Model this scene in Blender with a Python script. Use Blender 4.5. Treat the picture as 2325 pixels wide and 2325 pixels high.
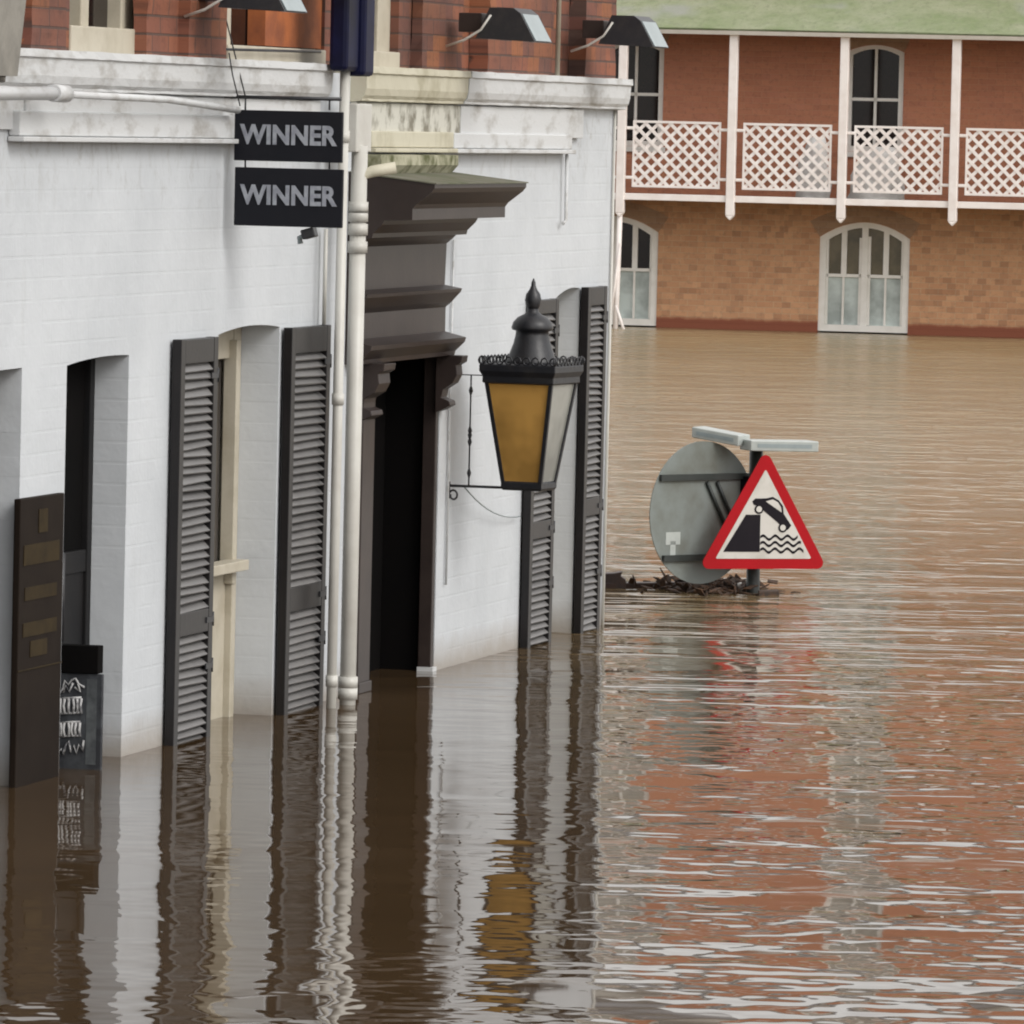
import bpy, math, random
from mathutils import Vector, Matrix
random.seed(7)
sc = bpy.context.scene
for o in list(bpy.data.objects): bpy.data.objects.remove(o)
R = math.radians
# ------------------------------------------------------------------ camera
F_PX, RES = 16000.0, 2325.0
CAM_H, ROLL = 2.6, 0.0235
PITCH = math.atan(883.5/F_PX)
cam = bpy.data.cameras.new('camera'); cam_o = bpy.data.objects.new('camera', cam)
sc.collection.objects.link(cam_o)
cam.sensor_width = 36; cam.lens = 36*F_PX/RES; cam.clip_start = .5; cam.clip_end = 6000
CAM_R = Matrix.Rotation(math.pi/2-PITCH, 3, 'X') @ Matrix.Rotation(ROLL, 3, 'Z')
cam_o.matrix_world = Matrix.Translation((0, 0, CAM_H)) @ CAM_R.to_4x4()
sc.camera = cam_o
sc.render.resolution_x = sc.render.resolution_y = 1024
# ------------------------------------------------------------------ sky and sun (soft overcast light from the river side)
SUN_EL, SUN_AZ = 38, 128            # azimuth clockwise from +Y
w = bpy.data.worlds.new('World'); sc.world = w; w.use_nodes = True
nt = w.node_tree; bg = nt.nodes['Background']
sky = nt.nodes.new('ShaderNodeTexSky'); sky.sky_type = 'NISHITA'; sky.sun_disc = False
sky.sun_elevation = R(SUN_EL); sky.sun_rotation = R(SUN_AZ); sky.dust_density = 3; sky.air_density = 1.2
hs = nt.nodes.new('ShaderNodeHueSaturation'); hs.inputs['Saturation'].default_value = .28
nt.links.new(sky.outputs[0], hs.inputs['Color'])
veil = nt.nodes.new('ShaderNodeMix'); veil.data_type = 'RGBA'; veil.inputs[0].default_value = .5
nt.links.new(hs.outputs[0], veil.inputs[6]); veil.inputs[7].default_value = (9.0, 8.75, 8.4, 1); nt.links.new(veil.outputs[2], bg.inputs[0])
bg.inputs[1].default_value = .15
sun = bpy.data.lights.new('sun', 'SUN'); sun.energy = .9; sun.angle = R(22); sun.color = (1, .97, .93)
sun_o = bpy.data.objects.new('sun', sun); sc.collection.objects.link(sun_o)
sd = Vector((math.sin(R(SUN_AZ))*math.cos(R(SUN_EL)), math.cos(R(SUN_AZ))*math.cos(R(SUN_EL)), math.sin(R(SUN_EL))))
sun_o.rotation_euler = sd.to_track_quat('Z', 'Y').to_euler()
sc.view_settings.view_transform = 'Standard'; sc.view_settings.look = 'None'
sc.view_settings.gamma = 1; sc.view_settings.exposure = .30
sc.render.engine = 'CYCLES'
sc.cycles.filter_width = 2.0
# ------------------------------------------------------------------ surveying: photo measurements turned into places
def ray(px, py):
    return CAM_R @ Vector(((px-RES/2)/F_PX, -(py-RES/2)/F_PX, -1))
C0 = Vector((0, 0, CAM_H))
def on_z(px, py, z=0.0):
    d = ray(px, py); return C0 + d*((z-CAM_H)/d.z)
class Frame:
    """origin + rotation about Z; local x,y,z"""
    def __init__(s, org, rz):
        s.org, s.rz = Vector(org), rz
        s.M = Matrix.Translation(s.org) @ Matrix.Rotation(rz, 4, 'Z'); s.I = s.M.inverted()
    def hit(s, px, py, axis, val):
        o = s.I @ C0; d = s.I.to_3x3() @ ray(px, py)
        return o + d*((val-o[axis])/d[axis])
P1, P2 = on_z(370, 1692), on_z(1360, 1420)
u = (P2-P1); u.z = 0; u.normalize()
TH = math.atan2(u.x, u.y)
PUB = Frame(P2, -TH)                  # x out towards the river, y along the wall away from us
YAW = R(12)
FAR = Frame(on_z(1774, 752), -YAW)    # x along the facade to the right, y into the house
WORLD = Frame((0, 0, 0), 0)
def ws(px, py, n=0.0): return PUB.hit(px, py, 0, n).y     # place along the pub wall
def wz(px, py, n=0.0): return PUB.hit(px, py, 0, n).z     # height on the pub wall
def fx(px, py, y=0.0): return FAR.hit(px, py, 1, y).x
def fz(px, py, y=0.0): return FAR.hit(px, py, 1, y).z
# ------------------------------------------------------------------ materials
def newmat(name):
    m = bpy.data.materials.new(name); m.use_nodes = True
    return m, m.node_tree, m.node_tree.nodes['Principled BSDF']
def N(nt, t, **kw):
    n = nt.nodes.new(t)
    for k, v in kw.items():
        if k in n.inputs: n.inputs[k].default_value = v
        else: setattr(n, k, v)
    return n
def mixc(nt, fac, a, b, mode='MIX'):
    n = nt.nodes.new('ShaderNodeMix'); n.data_type = 'RGBA'; n.blend_type = mode
    for s, v in ((0, fac), (6, a), (7, b)):
        if hasattr(v, 'links'): nt.links.new(v, n.inputs[s])
        else: n.inputs[s].default_value = v if s == 0 else (*v, 1) if len(v) == 3 else v
    return n.outputs[2]
def ramp(nt, src, a, b, v0=0., v1=1.):
    n = nt.nodes.new('ShaderNodeMapRange'); nt.links.new(src, n.inputs[0])
    n.inputs[1].default_value = a; n.inputs[2].default_value = b
    n.inputs[3].default_value = v0; n.inputs[4].default_value = v1
    return n.outputs[0]
def coords(nt, scale=(1, 1, 1)):
    tc = nt.nodes.new('ShaderNodeTexCoord'); mp = nt.nodes.new('ShaderNodeMapping')
    mp.inputs['Scale'].default_value = scale
    nt.links.new(tc.outputs['Object'], mp.inputs[0]); return mp.outputs[0]
def noise(nt, vec, scale, detail=4, rough=.6, dist=0):
    n = nt.nodes.new('ShaderNodeTexNoise'); nt.links.new(vec, n.inputs['Vector'])
    n.inputs['Scale'].default_value = scale; n.inputs['Detail'].default_value = detail
    n.inputs['Roughness'].default_value = rough; n.inputs['Distortion'].default_value = dist
    return n.outputs[0]
def bump(nt, bs, h, strength, dist=.01, prev=None):
    b = nt.nodes.new('ShaderNodeBump'); nt.links.new(h, b.inputs['Height'])
    b.inputs['Strength'].default_value = strength; b.inputs['Distance'].default_value = dist
    if prev: nt.links.new(prev, b.inputs['Normal'])
    nt.links.new(b.outputs[0], bs.inputs['Normal']); return b.outputs[0]
def paint(name, c1, c2=None, rough=.5, sc1=6, amt=(.4, .7), bmp=.15, metal=0, spec=.5, stretch=(1, 1, 1), bs_=40):
    m, nt, bs = newmat(name)
    c2 = c2 or tuple(x*.7 for x in c1)
    v = coords(nt, stretch)
    f = ramp(nt, noise(nt, v, sc1), *amt)
    nt.links.new(mixc(nt, f, c1, c2), bs.inputs['Base Color'])
    bs.inputs['Roughness'].default_value = rough; bs.inputs['Metallic'].default_value = metal
    bs.inputs['Specular IOR Level'].default_value = spec
    if bmp: bump(nt, bs, noise(nt, v, bs_, 3), bmp, .004)
    return m
def brickvec(nt, axis):
    tc = nt.nodes.new('ShaderNodeTexCoord'); sp = nt.nodes.new('ShaderNodeSeparateXYZ'); cb = nt.nodes.new('ShaderNodeCombineXYZ')
    nt.links.new(tc.outputs['Object'], sp.inputs[0]); nt.links.new(sp.outputs[axis], cb.inputs[0]); nt.links.new(sp.outputs[2], cb.inputs[1])
    return cb.outputs[0]
def bricktex(nt, vec, c1, c2, mortar, bw=.225, rh=.075, ms=.006):
    b = nt.nodes.new('ShaderNodeTexBrick'); nt.links.new(vec, b.inputs['Vector'])
    for k, v in (('Color1', c1), ('Color2', c2), ('Mortar', mortar)): b.inputs[k].default_value = (*v, 1)
    b.inputs['Scale'].default_value = 1; b.inputs['Brick Width'].default_value = bw; b.inputs['Row Height'].default_value = rh
    b.inputs['Mortar Size'].default_value = ms; b.inputs['Mortar Smooth'].default_value = .3
    return b
def brickmat(name, axis, c1, c2, mortar, patch, flecks, patch_amt=.5, bias=0, damp=False, fleck=.5, cw=.225):
    m, nt, bs = newmat(name)
    vec = brickvec(nt, axis); b = bricktex(nt, vec, c1, c2, mortar); b.inputs['Bias'].default_value = bias
    col = b.outputs['Color']
    f = ramp(nt, noise(nt, vec, 1.1, 5), .35, .7, 0, patch_amt)
    col = mixc(nt, f, col, patch)
    # individual odd bricks
    def mth(op, a, b=0.):
        n = nt.nodes.new('ShaderNodeMath'); n.operation = op
        for k, x in enumerate((a, b)):
            if hasattr(x, 'links'): nt.links.new(x, n.inputs[k])
            else: n.inputs[k].default_value = x
        return n.outputs[0]
    sx_ = nt.nodes.new('ShaderNodeSeparateXYZ'); nt.links.new(vec, sx_.inputs[0])
    row = mth('FLOOR', mth('DIVIDE', sx_.outputs[1], .075))
    cl = mth('FLOOR', mth('SUBTRACT', mth('DIVIDE', sx_.outputs[0], cw), mth('MULTIPLY', mth('MODULO', row, 2), .5)))
    cb = nt.nodes.new('ShaderNodeCombineXYZ'); nt.links.new(cl, cb.inputs[0]); nt.links.new(row, cb.inputs[1])
    wn = nt.nodes.new('ShaderNodeTexWhiteNoise'); wn.noise_dimensions = '2D'; nt.links.new(cb.outputs[0], wn.inputs['Vector'])
    nn = wn.outputs[0]
    col = mixc(nt, ramp(nt, nn, .72, 1.0, 0, fleck), col, flecks)
    col = mixc(nt, ramp(nt, nn, .28, .0, 0, fleck*.8), col, tuple(min(1, x*1.35) for x in patch))
    col = mixc(nt, ramp(nt, noise(nt, vec, 16, 4, .7), .52, .70, 0, .45), col, tuple(x*.5 for x in patch))
    if damp:
        tc = nt.nodes.new('ShaderNodeTexCoord'); sp = nt.nodes.new('ShaderNodeSeparateXYZ'); nt.links.new(tc.outputs['Object'], sp.inputs[0])
        ad = nt.nodes.new('ShaderNodeMath'); ad.operation = 'MULTIPLY_ADD'; nt.links.new(noise(nt, vec, 5, 3), ad.inputs[0])
        ad.inputs[1].default_value = .07; nt.links.new(sp.outputs[2], ad.inputs[2])
        col = mixc(nt, ramp(nt, ad.outputs[0], .20, .15), col, (.24, .075, .04))
    nt.links.new(col, bs.inputs['Base Color']); bs.inputs['Roughness'].default_value = .85
    inv = nt.nodes.new('ShaderNodeMath'); inv.operation = 'SUBTRACT'; inv.inputs[0].default_value = 1; nt.links.new(b.outputs['Fac'], inv.inputs[1])
    p = bump(nt, bs, inv.outputs[0], .6, .006)
    bump(nt, bs, noise(nt, vec, 60, 3), .3, .004, p)
    return m
M = {}
# painted masonry of the pub
def whitewall():
    m, nt, bs = newmat('white_masonry')
    vec = brickvec(nt, 1); b = bricktex(nt, vec, (1, 1, 1), (1, 1, 1), (0, 0, 0), .24, .085, .006)
    v3 = coords(nt)
    big = noise(nt, v3, 1.3, 6, .65)
    col = mixc(nt, ramp(nt, big, .35, .75), (.585, .61, .635), (.49, .515, .54))
    st = noise(nt, coords(nt, (1, 3.2, .35)), 2.5, 6, .7)
    col = mixc(nt, ramp(nt, st, .60, .82, 0, .32), col, (.36, .36, .34))
    tc = nt.nodes.new('ShaderNodeTexCoord'); sp = nt.nodes.new('ShaderNodeSeparateXYZ'); nt.links.new(tc.outputs['Object'], sp.inputs[0])
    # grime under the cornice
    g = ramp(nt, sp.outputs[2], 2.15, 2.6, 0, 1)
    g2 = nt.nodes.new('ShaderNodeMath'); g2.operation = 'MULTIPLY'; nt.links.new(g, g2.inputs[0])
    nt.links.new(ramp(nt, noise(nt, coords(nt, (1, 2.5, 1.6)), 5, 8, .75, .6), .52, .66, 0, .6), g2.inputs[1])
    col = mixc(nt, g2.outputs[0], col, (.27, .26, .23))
    # wet tide line
    ad = nt.nodes.new('ShaderNodeMath'); ad.operation = 'MULTIPLY_ADD'; nt.links.new(noise(nt, v3, 6, 4), ad.inputs[0])
    ad.inputs[1].default_value = .10; nt.links.new(sp.outputs[2], ad.inputs[2])
    col = mixc(nt, ramp(nt, ad.outputs[0], .22, .07, 0, .75), col, (.30, .26, .215))
    fl_ = noise(nt, v3, 9, 8, .8)
    col = mixc(nt, ramp(nt, fl_, .66, .72, 0, .55), col, (.33, .31, .28))
    nt.links.new(col, bs.inputs['Base Color']); bs.inputs['Roughness'].default_value = .6; bs.inputs['Specular IOR Level'].default_value = .3
    inv = nt.nodes.new('ShaderNodeMath'); inv.operation = 'SUBTRACT'; inv.inputs[0].default_value = 1; nt.links.new(b.outputs['Fac'], inv.inputs[1])
    cm = nt.nodes.new('ShaderNodeMath'); cm.operation = 'MULTIPLY'; nt.links.new(inv.outputs[0], cm.inputs[0]); nt.links.new(ramp(nt, noise(nt, v3, 2.2, 5, .7), .42, .68, .05, 1.2), cm.inputs[1])
    p = bump(nt, bs, cm.outputs[0], .30, .004)
    p = bump(nt, bs, noise(nt, v3, 3, 4), .35, .02, p)
    bump(nt, bs, noise(nt, v3, 45, 3), .18, .003, p)
    return m
M['white'] = whitewall()
M['trim'] = paint('white_trim', (.58, .59, .595), (.27, .25, .22), .5, 7, (.50, .80), .3, stretch=(1, .6, 1.5))
M['cream_trim'] = paint('cream_trim', (.54, .51, .40), (.34, .31, .21), .55, 4, (.5, .75), .3)
M['mossy'] = paint('mossy_stone', (.40, .385, .28), (.09, .095, .035), .9, 6, (.40, .58), .8, bs_=60)
M['stained'] = paint('stained_plaster', (.55, .54, .48), (.20, .185, .145), .8, 7, (.45, .62), .4)
M['cream'] = paint('cream_paint', (.47, .43, .345), (.36, .32, .24), .5, 7, (.45, .8), .15)
M['dark'] = paint('dark_paint', (.020, .018, .020), (.030, .025, .024), .36, 8, (.3, .8), .12, spec=.5)
M['brown'] = paint('brown_paint', (.026, .018, .016), (.042, .030, .026), .42, 6, (.3, .8), .15, spec=.35)
M['hoodtop'] = paint('weathered_lead', (.16, .15, .12), (.09, .10, .05), .7, 7, (.35, .65), .4)
M['slat'] = paint('skylit_slat_paint', (.15, .145, .145), (.19, .185, .18), .45, 9, (.3, .8), .1)  # lighter than the frame: sky caught by the slats put into the colour
M['nearblack'] = paint('near_black_paint', (.007, .007, .008), (.012, .011, .011), .6, 5, (.3, .8), .1, spec=.2)
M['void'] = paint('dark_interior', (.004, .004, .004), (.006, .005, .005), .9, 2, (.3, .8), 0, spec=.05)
M['pipe'] = paint('pipe_paint', (.54, .53, .49), (.44, .42, .38), .4, 5, (.45, .8), .1)
M['navy'] = paint('navy_paint', (.008, .010, .045), (.004, .004, .014), .5, 3, (.35, .65), .1, spec=.15)
M['black'] = paint('black_iron', (.016, .017, .021), (.035, .032, .032), .42, 14, (.45, .8), .3)
M['blackboard'] = paint('blackboard', (.006, .007, .011), (.011, .011, .015), .55, 5, (.3, .8), .05, spec=.2)
M['letter'] = paint('grey_lettering', (.33, .35, .39), (.20, .21, .25), .6, 22, (.4, .7), 0)
M['chalk'] = paint('chalk', (.50, .50, .50), (.12, .12, .13), .9, 30, (.45, .62), .1)
M['slate'] = paint('chalkboard_slate', (.035, .037, .042), (.10, .11, .12), .7, 9, (.45, .8), .1, spec=.2)
M['menu'] = paint('menu_board', (.012, .008, .006), (.020, .014, .010), .7, 5, (.3, .8), .05, spec=.1)
M['amberink'] = paint('faded_gold', (.040, .028, .013), (.022, .016, .009), .7, 9, (.4, .8), 0, spec=.1)
M['brick_pub'] = brickmat('pub_brick', 1, (.21, .075, .048), (.30, .10, .048), (.10, .06, .045), (.075, .040, .034), (.33, .12, .04), .8, fleck=.6)
M['brick_red'] = paint('orange_brick', (.40, .12, .035), (.20, .06, .025), .8, 5, (.4, .7), .4)
M['brick_up'] = brickmat('red_brick', 0, (.54, .225, .125), (.46, .185, .105), (.50, .24, .14), (.44, .19, .13), (.56, .25, .14), .5, fleck=.25)
M['brick_low'] = brickmat('tan_brick', 0, (.60, .325, .175), (.50, .25, .13), (.55, .37, .23), (.52, .30, .17), (.24, .12, .07), .5, damp=True, fleck=.42, cw=.1125)
M['fwhite'] = paint('white_joinery', (.82, .80, .76), (.72, .70, .65), .5, 6, (.4, .8), .1)
M['fpink'] = paint('white_ironwork', (.82, .77, .74), (.72, .65, .61), .55, 5, (.4, .75), .1)
M['arch'] = brickmat('arch_brick', 0, (.42, .27, .17), (.34, .20, .12), (.4, .28, .2), (.32, .2, .13), (.4, .23, .15), .5)
def glassm(name, c, rough=.08, spec=.5):
    m, nt, bs = newmat(name)
    v = coords(nt); f = ramp(nt, noise(nt, v, 3, 3), .4, .65)
    nt.links.new(mixc(nt, f, c, tuple(x*.6 for x in c)), bs.inputs['Base Color'])
    bs.inputs['Roughness'].default_value = rough; bs.inputs['Specular IOR Level'].default_value = spec
    bump(nt, bs, noise(nt, v, 2.5, 2), .08, .01); return m
M['glass'] = glassm('dark_glass', (.014, .009, .008), .1, .3)
M['olive'] = glassm('curtained_glass', (.15, .125, .075), .15, .4)
M['frost'] = glassm('frosted_glass', (.55, .62, .60), .35, .5)
M['paintedsky'] = glassm('painted_sky_glass', (.36, .35, .31), .12, .7)  # pale base colour paints the sky reflected in the upper panes
M['greyglass'] = glassm('grey_glass', (.10, .09, .08), .12, .5)
M['amber'] = glassm('amber_glass', (.66, .37, .10), .22, .4)
M['paleglass'] = glassm('pale_glass', (.30, .30, .27), .18, .6)
M['red'] = paint('sign_red', (.40, .006, .012), (.34, .006, .010), .5, 5, (.4, .8), 0, spec=.15)
M['signwhite'] = paint('sign_white', (.60, .58, .54), (.44, .42, .37), .4, 7, (.48, .8), 0)
M['signblack'] = paint('sign_black', (.008, .006, .010), (.012, .009, .013), .5, 5, (.4, .8), 0, spec=.15)
M['signback'] = paint('sign_back_grey', (.19, .215, .205), (.12, .125, .105), .5, 4, (.42, .72), .1)
M['darkgreen'] = paint('dark_steel', (.018, .024, .022), (.03, .035, .033), .45, 9, (.4, .8), .1)
M['lamphouse'] = paint('lamp_housing', (.42, .45, .43), (.32, .35, .34), .35, 8, (.4, .8), .1)
M['lens'] = paint('lens_and_lit_slope', (.28, .33, .34), (.20, .24, .25), .3, 8, (.4, .8), .1)  # also gives the trough lamp fronts their painted lit tone
M['wood'] = paint('wet_timber', (.035, .018, .014), (.07, .035, .02), .5, 12, (.4, .7), .5, stretch=(1, 1, 1))
M['debris'] = paint('river_debris', (.075, .036, .017), (.025, .015, .010), .8, 30, (.4, .6), .6)
M['post'] = paint('grey_timber', (.25, .235, .205), (.17, .16, .14), .7, 8, (.4, .7), .3)
M['cloth'] = paint('white_cloth', (.75, .75, .74), (.62, .61, .60), .8, 6, (.4, .7), .2)
def mossroof():
    m, nt, bs = newmat('mossy_roof')
    v = coords(nt)
    a = noise(nt, v, 1.6, 6, .65); b = noise(nt, coords(nt, (1.6, 1, 1)), 9, 5, .7)
    col = mixc(nt, ramp(nt, a, .35, .65), (.20, .26, .13), (.31, .34, .23))
    col = mixc(nt, ramp(nt, b, .5, .72, 0, .7), col, (.17, .20, .12))
    col = mixc(nt, ramp(nt, noise(nt, v, .7, 3), .56, .68, 0, .7), col, (.33, .34, .33))
    nt.links.new(col, bs.inputs['Base Color']); bs.inputs['Roughness'].default_value = .85
    bump(nt, bs, b, .5, .03); return m
M['moss'] = mossroof()
M['slateroof'] = paint('slate_roof', (.10, .10, .11), (.15, .15, .15), .6, 4, (.4, .7), .3)
def watermat():
    m, nt, bs = newmat('flood_water')
    v = coords(nt)
    vs = coords(nt, (.55, 1, 1))
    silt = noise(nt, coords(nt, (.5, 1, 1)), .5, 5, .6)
    c_lee = mixc(nt, ramp(nt, silt, .35, .7), (.060, .037, .018), (.080, .050, .026)); c_skylit = mixc(nt, ramp(nt, silt, .35, .7), (.225, .165, .085), (.30, .225, .125))  # open water painted paler for its sky reflections; silt noise varies both tones
    bs.inputs['IOR'].default_value = 1.33; bs.inputs['Roughness'].default_value = .03
    # amplitude: livelier out in the current, calmer in the lee of the pub
    tc = nt.nodes.new('ShaderNodeTexCoord'); sp = nt.nodes.new('ShaderNodeSeparateXYZ'); nt.links.new(tc.outputs['Object'], sp.inputs[0])
    def math_(op, a, b):
        n = nt.nodes.new('ShaderNodeMath'); n.operation = op
        for i, x in enumerate((a, b)):
            if hasattr(x, 'links'): nt.links.new(x, n.inputs[i])
            else: n.inputs[i].default_value = x
        return n.outputs[0]
    far = ramp(nt, sp.outputs[1], 35, 64)
    far.node.interpolation_type = 'SMOOTHSTEP'
    patch = ramp(nt, noise(nt, coords(nt, (1.0, 1.0, 1)), 1.3, 3), .42, .68, .45, 2.2)
    open_ = ramp(nt, sp.outputs[0], -.35, .9); open_.node.interpolation_type = 'SMOOTHSTEP'
    near_ = ramp(nt, sp.outputs[1], 22.5, 20.5)
    opn = math_('MAXIMUM', open_, math_('MULTIPLY', near_, .8))
    amp = math_('MULTIPLY', patch, math_('ADD', ramp(nt, opn, 0, 1, .20, .50), ramp(nt, far, 0, 1, 0, 3.0)))
    cur = math_('MULTIPLY', ramp(nt, sp.outputs[1], 26, 48), ramp(nt, sp.outputs[0], -.3, .8))  # mask for the painted sky brightness on open water
    nt.links.new(mixc(nt, cur, c_lee, c_skylit), bs.inputs['Base Color'])
    nt.links.new(ramp(nt, sp.outputs[1], 32, 60, .03, .20), bs.inputs['Roughness'])
    gx = math_('POWER', math_('ABSOLUTE', math_('MULTIPLY', math_('SUBTRACT', sp.outputs[0], 1.2), 1/2.0), 0), 2)
    gy = math_('POWER', math_('ABSOLUTE', math_('MULTIPLY', math_('SUBTRACT', sp.outputs[1], 38.2), 1/4.5), 0), 2)
    gauss = math_('POWER', 2.718, math_('MULTIPLY', math_('ADD', gx, gy), -1))
    turb = math_('MULTIPLY', gauss, ramp(nt, noise(nt, coords(nt, (.35, .9, 1)), 1.3, 3), .46, .60, .2, 4.5))
    amp = math_('ADD', amp, turb)
    w1 = noise(nt, coords(nt, (.8, 1, 1)), 2.8, 1.5, .4, .25)
    w2 = noise(nt, coords(nt, (.55, 1, 1)), 8.0, 2, .5, .2)
    w3 = noise(nt, coords(nt, (.8, 1, 1)), 1.0, 2, .4)
    h = math_('ADD', math_('ADD', math_('MULTIPLY', w1, 1.0), math_('MULTIPLY', math_('MULTIPLY', w2, amp), .07)), math_('MULTIPLY', w3, .8))
    h = math_('MULTIPLY', h, amp)
    b = nt.nodes.new('ShaderNodeBump'); nt.links.new(h, b.inputs['Height'])
    b.inputs['Strength'].default_value = 1; b.inputs['Distance'].default_value = .0075
    nt.links.new(b.outputs[0], bs.inputs['Normal'])
    return m
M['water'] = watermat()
# ------------------------------------------------------------------ mesh builder
class MB:
    def __init__(s): s.v, s.f, s.sm = [], [], []
    def add(s, vs, fs, smooth=False):
        o = len(s.v); s.v += [Vector(a) for a in vs]
        for f in fs: s.f.append([o+i for i in f]); s.sm.append(smooth)
        return s
    def box(s, x0, x1, y0, y1, z0, z1):
        vs = [(x, y, z) for z in (z0, z1) for y in (y0, y1) for x in (x0, x1)]
        return s.add(vs, [(0, 2, 3, 1), (4, 5, 7, 6), (0, 1, 5, 4), (2, 6, 7, 3), (0, 4, 6, 2), (1, 3, 7, 5)])
    def obox(s, c, ax, ay, az):     # oriented box: centre + three half axes
        c, ax, ay, az = map(Vector, (c, ax, ay, az))
        vs = [c+ax*i+ay*j+az*k for k in (-1, 1) for j in (-1, 1) for i in (-1, 1)]
        return s.add(vs, [(0, 2, 3, 1), (4, 5, 7, 6), (0, 1, 5, 4), (2, 6, 7, 3), (0, 4, 6, 2), (1, 3, 7, 5)])
    def prism(s, poly, axis, a0, a1, n=1, jit=0, caps=True):
        """poly: 2-D outline in the two remaining axes (ascending order)"""
        def P(p, a, j=0):
            q = [p[0]+(random.uniform(-j, j) if j else 0), p[1]+(random.uniform(-j, j) if j else 0)]; q.insert(axis, a); return q
        L = len(poly); vs = []
        for k in range(n+1):
            a = a0+(a1-a0)*k/n
            vs += [P(p, a, jit) for p in poly]
        fs = [(k*L+i, k*L+(i+1) % L, (k+1)*L+(i+1) % L, (k+1)*L+i) for k in range(n) for i in range(L)]
        if caps: fs += [tuple(range(L))[::-1], tuple(n*L+i for i in range(L))]
        return s.add(vs, fs)
    def tube(s, pts, r, seg=10, caps=True):
        pts = [Vector(p) for p in pts]; rs = r if isinstance(r, (list, tuple)) else [r]*len(pts); vs = []
        up = None
        for i, p in enumerate(pts):
            t = (pts[min(i+1, len(pts)-1)]-pts[max(i-1, 0)]).normalized()
            if up is None or abs(up.dot(t)) > .98: up = Vector((0, 0, 1)) if abs(t.z) < .9 else Vector((1, 0, 0))
            a = t.cross(up).normalized(); b = t.cross(a).normalized(); up = -b if (-b).dot(up) > 0 else b
            vs += [p+(a*math.cos(2*math.pi*k/seg)+b*math.sin(2*math.pi*k/seg))*rs[i] for k in range(seg)]
        fs = [(i*seg+k, i*seg+(k+1) % seg, (i+1)*seg+(k+1) % seg, (i+1)*seg+k) for i in range(len(pts)-1) for k in range(seg)]
        s.add(vs, fs, True)
        if caps:
            o = len(s.v)-len(vs)
            s.f += [[o+k for k in range(seg)][::-1], [o+len(vs)-seg+k for k in range(seg)]]; s.sm += [False, False]
        return s
    def lathe(s, prof, c=(0, 0, 0), seg=20, smooth=True, rot=0):
        c = Vector(c); vs = [c+Vector((r*math.cos(2*math.pi*k/seg+rot), r*math.sin(2*math.pi*k/seg+rot), z)) for r, z in prof for k in range(seg)]
        fs = [(i*seg+k, i*seg+(k+1) % seg, (i+1)*seg+(k+1) % seg, (i+1)*seg+k) for i in range(len(prof)-1) for k in range(seg)]
        s.add(vs, fs, smooth)
        o = len(s.v)-len(vs); s.f += [[o+k for k in range(seg)][::-1], [o+len(vs)-seg+k for k in range(seg)]]; s.sm += [False, False]
        return s
    def build(s, name, mat, parent=None, frame=None, base=None, bevel=0, tf=None):
        """vertices are in the frame's coordinates; base = where the object's own origin lies"""
        if parent is not None: frame, base = parent['_f'], parent['_b']
        b = Vector(base or (0, 0, 0))
        me = bpy.data.meshes.new(name)
        vs = [(tf @ v if tf else v)-b for v in s.v]
        me.from_pydata(vs, [], s.f); me.polygons.foreach_set('use_smooth', s.sm)
        me.materials.append(M[mat] if isinstance(mat, str) else mat)
        import bmesh
        bm = bmesh.new(); bm.from_mesh(me); bmesh.ops.recalc_face_normals(bm, faces=bm.faces); bm.to_mesh(me); bm.free()
        o = bpy.data.objects.new(name, me); sc.collection.objects.link(o)
        H[o.name] = {'_f': frame, '_b': tuple(b)}
        if bevel:
            md = o.modifiers.new('bevel', 'BEVEL'); md.width = bevel; md.segments = 2; md.limit_method = 'ANGLE'; md.angle_limit = R(40)
        if parent is not None: o.parent = parent['o']
        else: place(o, frame, b)
        return {'o': o, '_f': frame, '_b': tuple(b)}
H = {}
def place(o, frame, b):
    o.location = frame.M @ Vector(b); o.rotation_euler = (0, 0, frame.rz)
def tag(d, label, cat, group=None, kind=None):
    o = d['o']
    if label: o['label'] = label
    if cat: o['category'] = cat
    if group: o['group'] = group
    if kind: o['kind'] = kind
    return d
def thing(name, frame, base, label, cat, group=None):
    o = bpy.data.objects.new(name, None); sc.collection.objects.link(o); o.empty_display_size = .2
    place(o, frame, base)
    return tag({'o': o, '_f': frame, '_b': tuple(base)}, label, cat, group)
def plabel(d, label): d['o']['label'] = label; return d
def text_mb(txt, size, extrude, bold=.0, spacing=1.0):
    cu = bpy.data.curves.new('t', 'FONT'); cu.body = txt; cu.size = size; cu.extrude = extrude; cu.offset = bold
    cu.space_character = spacing; cu.align_x = 'CENTER'; cu.align_y = 'CENTER'
    o = bpy.data.objects.new('t', cu); sc.collection.objects.link(o)
    dg = bpy.context.evaluated_depsgraph_get(); me = bpy.data.meshes.new_from_object(o.evaluated_get(dg))
    mb = MB(); mb.add([v.co.copy() for v in me.vertices], [tuple(p.vertices) for p in me.polygons])
    bpy.data.objects.remove(o); bpy.data.curves.remove(cu); bpy.data.meshes.remove(me)
    return mb
def lerp(a, b, t): return a+(b-a)*t
# ================================================================== SETTING: flood water and the bank
mb = MB(); mb.add([(-900, -900, 0), (900, -900, 0), (900, 2500, 0), (-900, 2500, 0)], [(0, 1, 2, 3)])
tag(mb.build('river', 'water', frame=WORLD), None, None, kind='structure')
mb = MB(); mb.box(-60, 60, 8, 60, -1.5, .35)
tag(mb.build('ground', 'post', frame=FAR), None, None, kind='structure')
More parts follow.
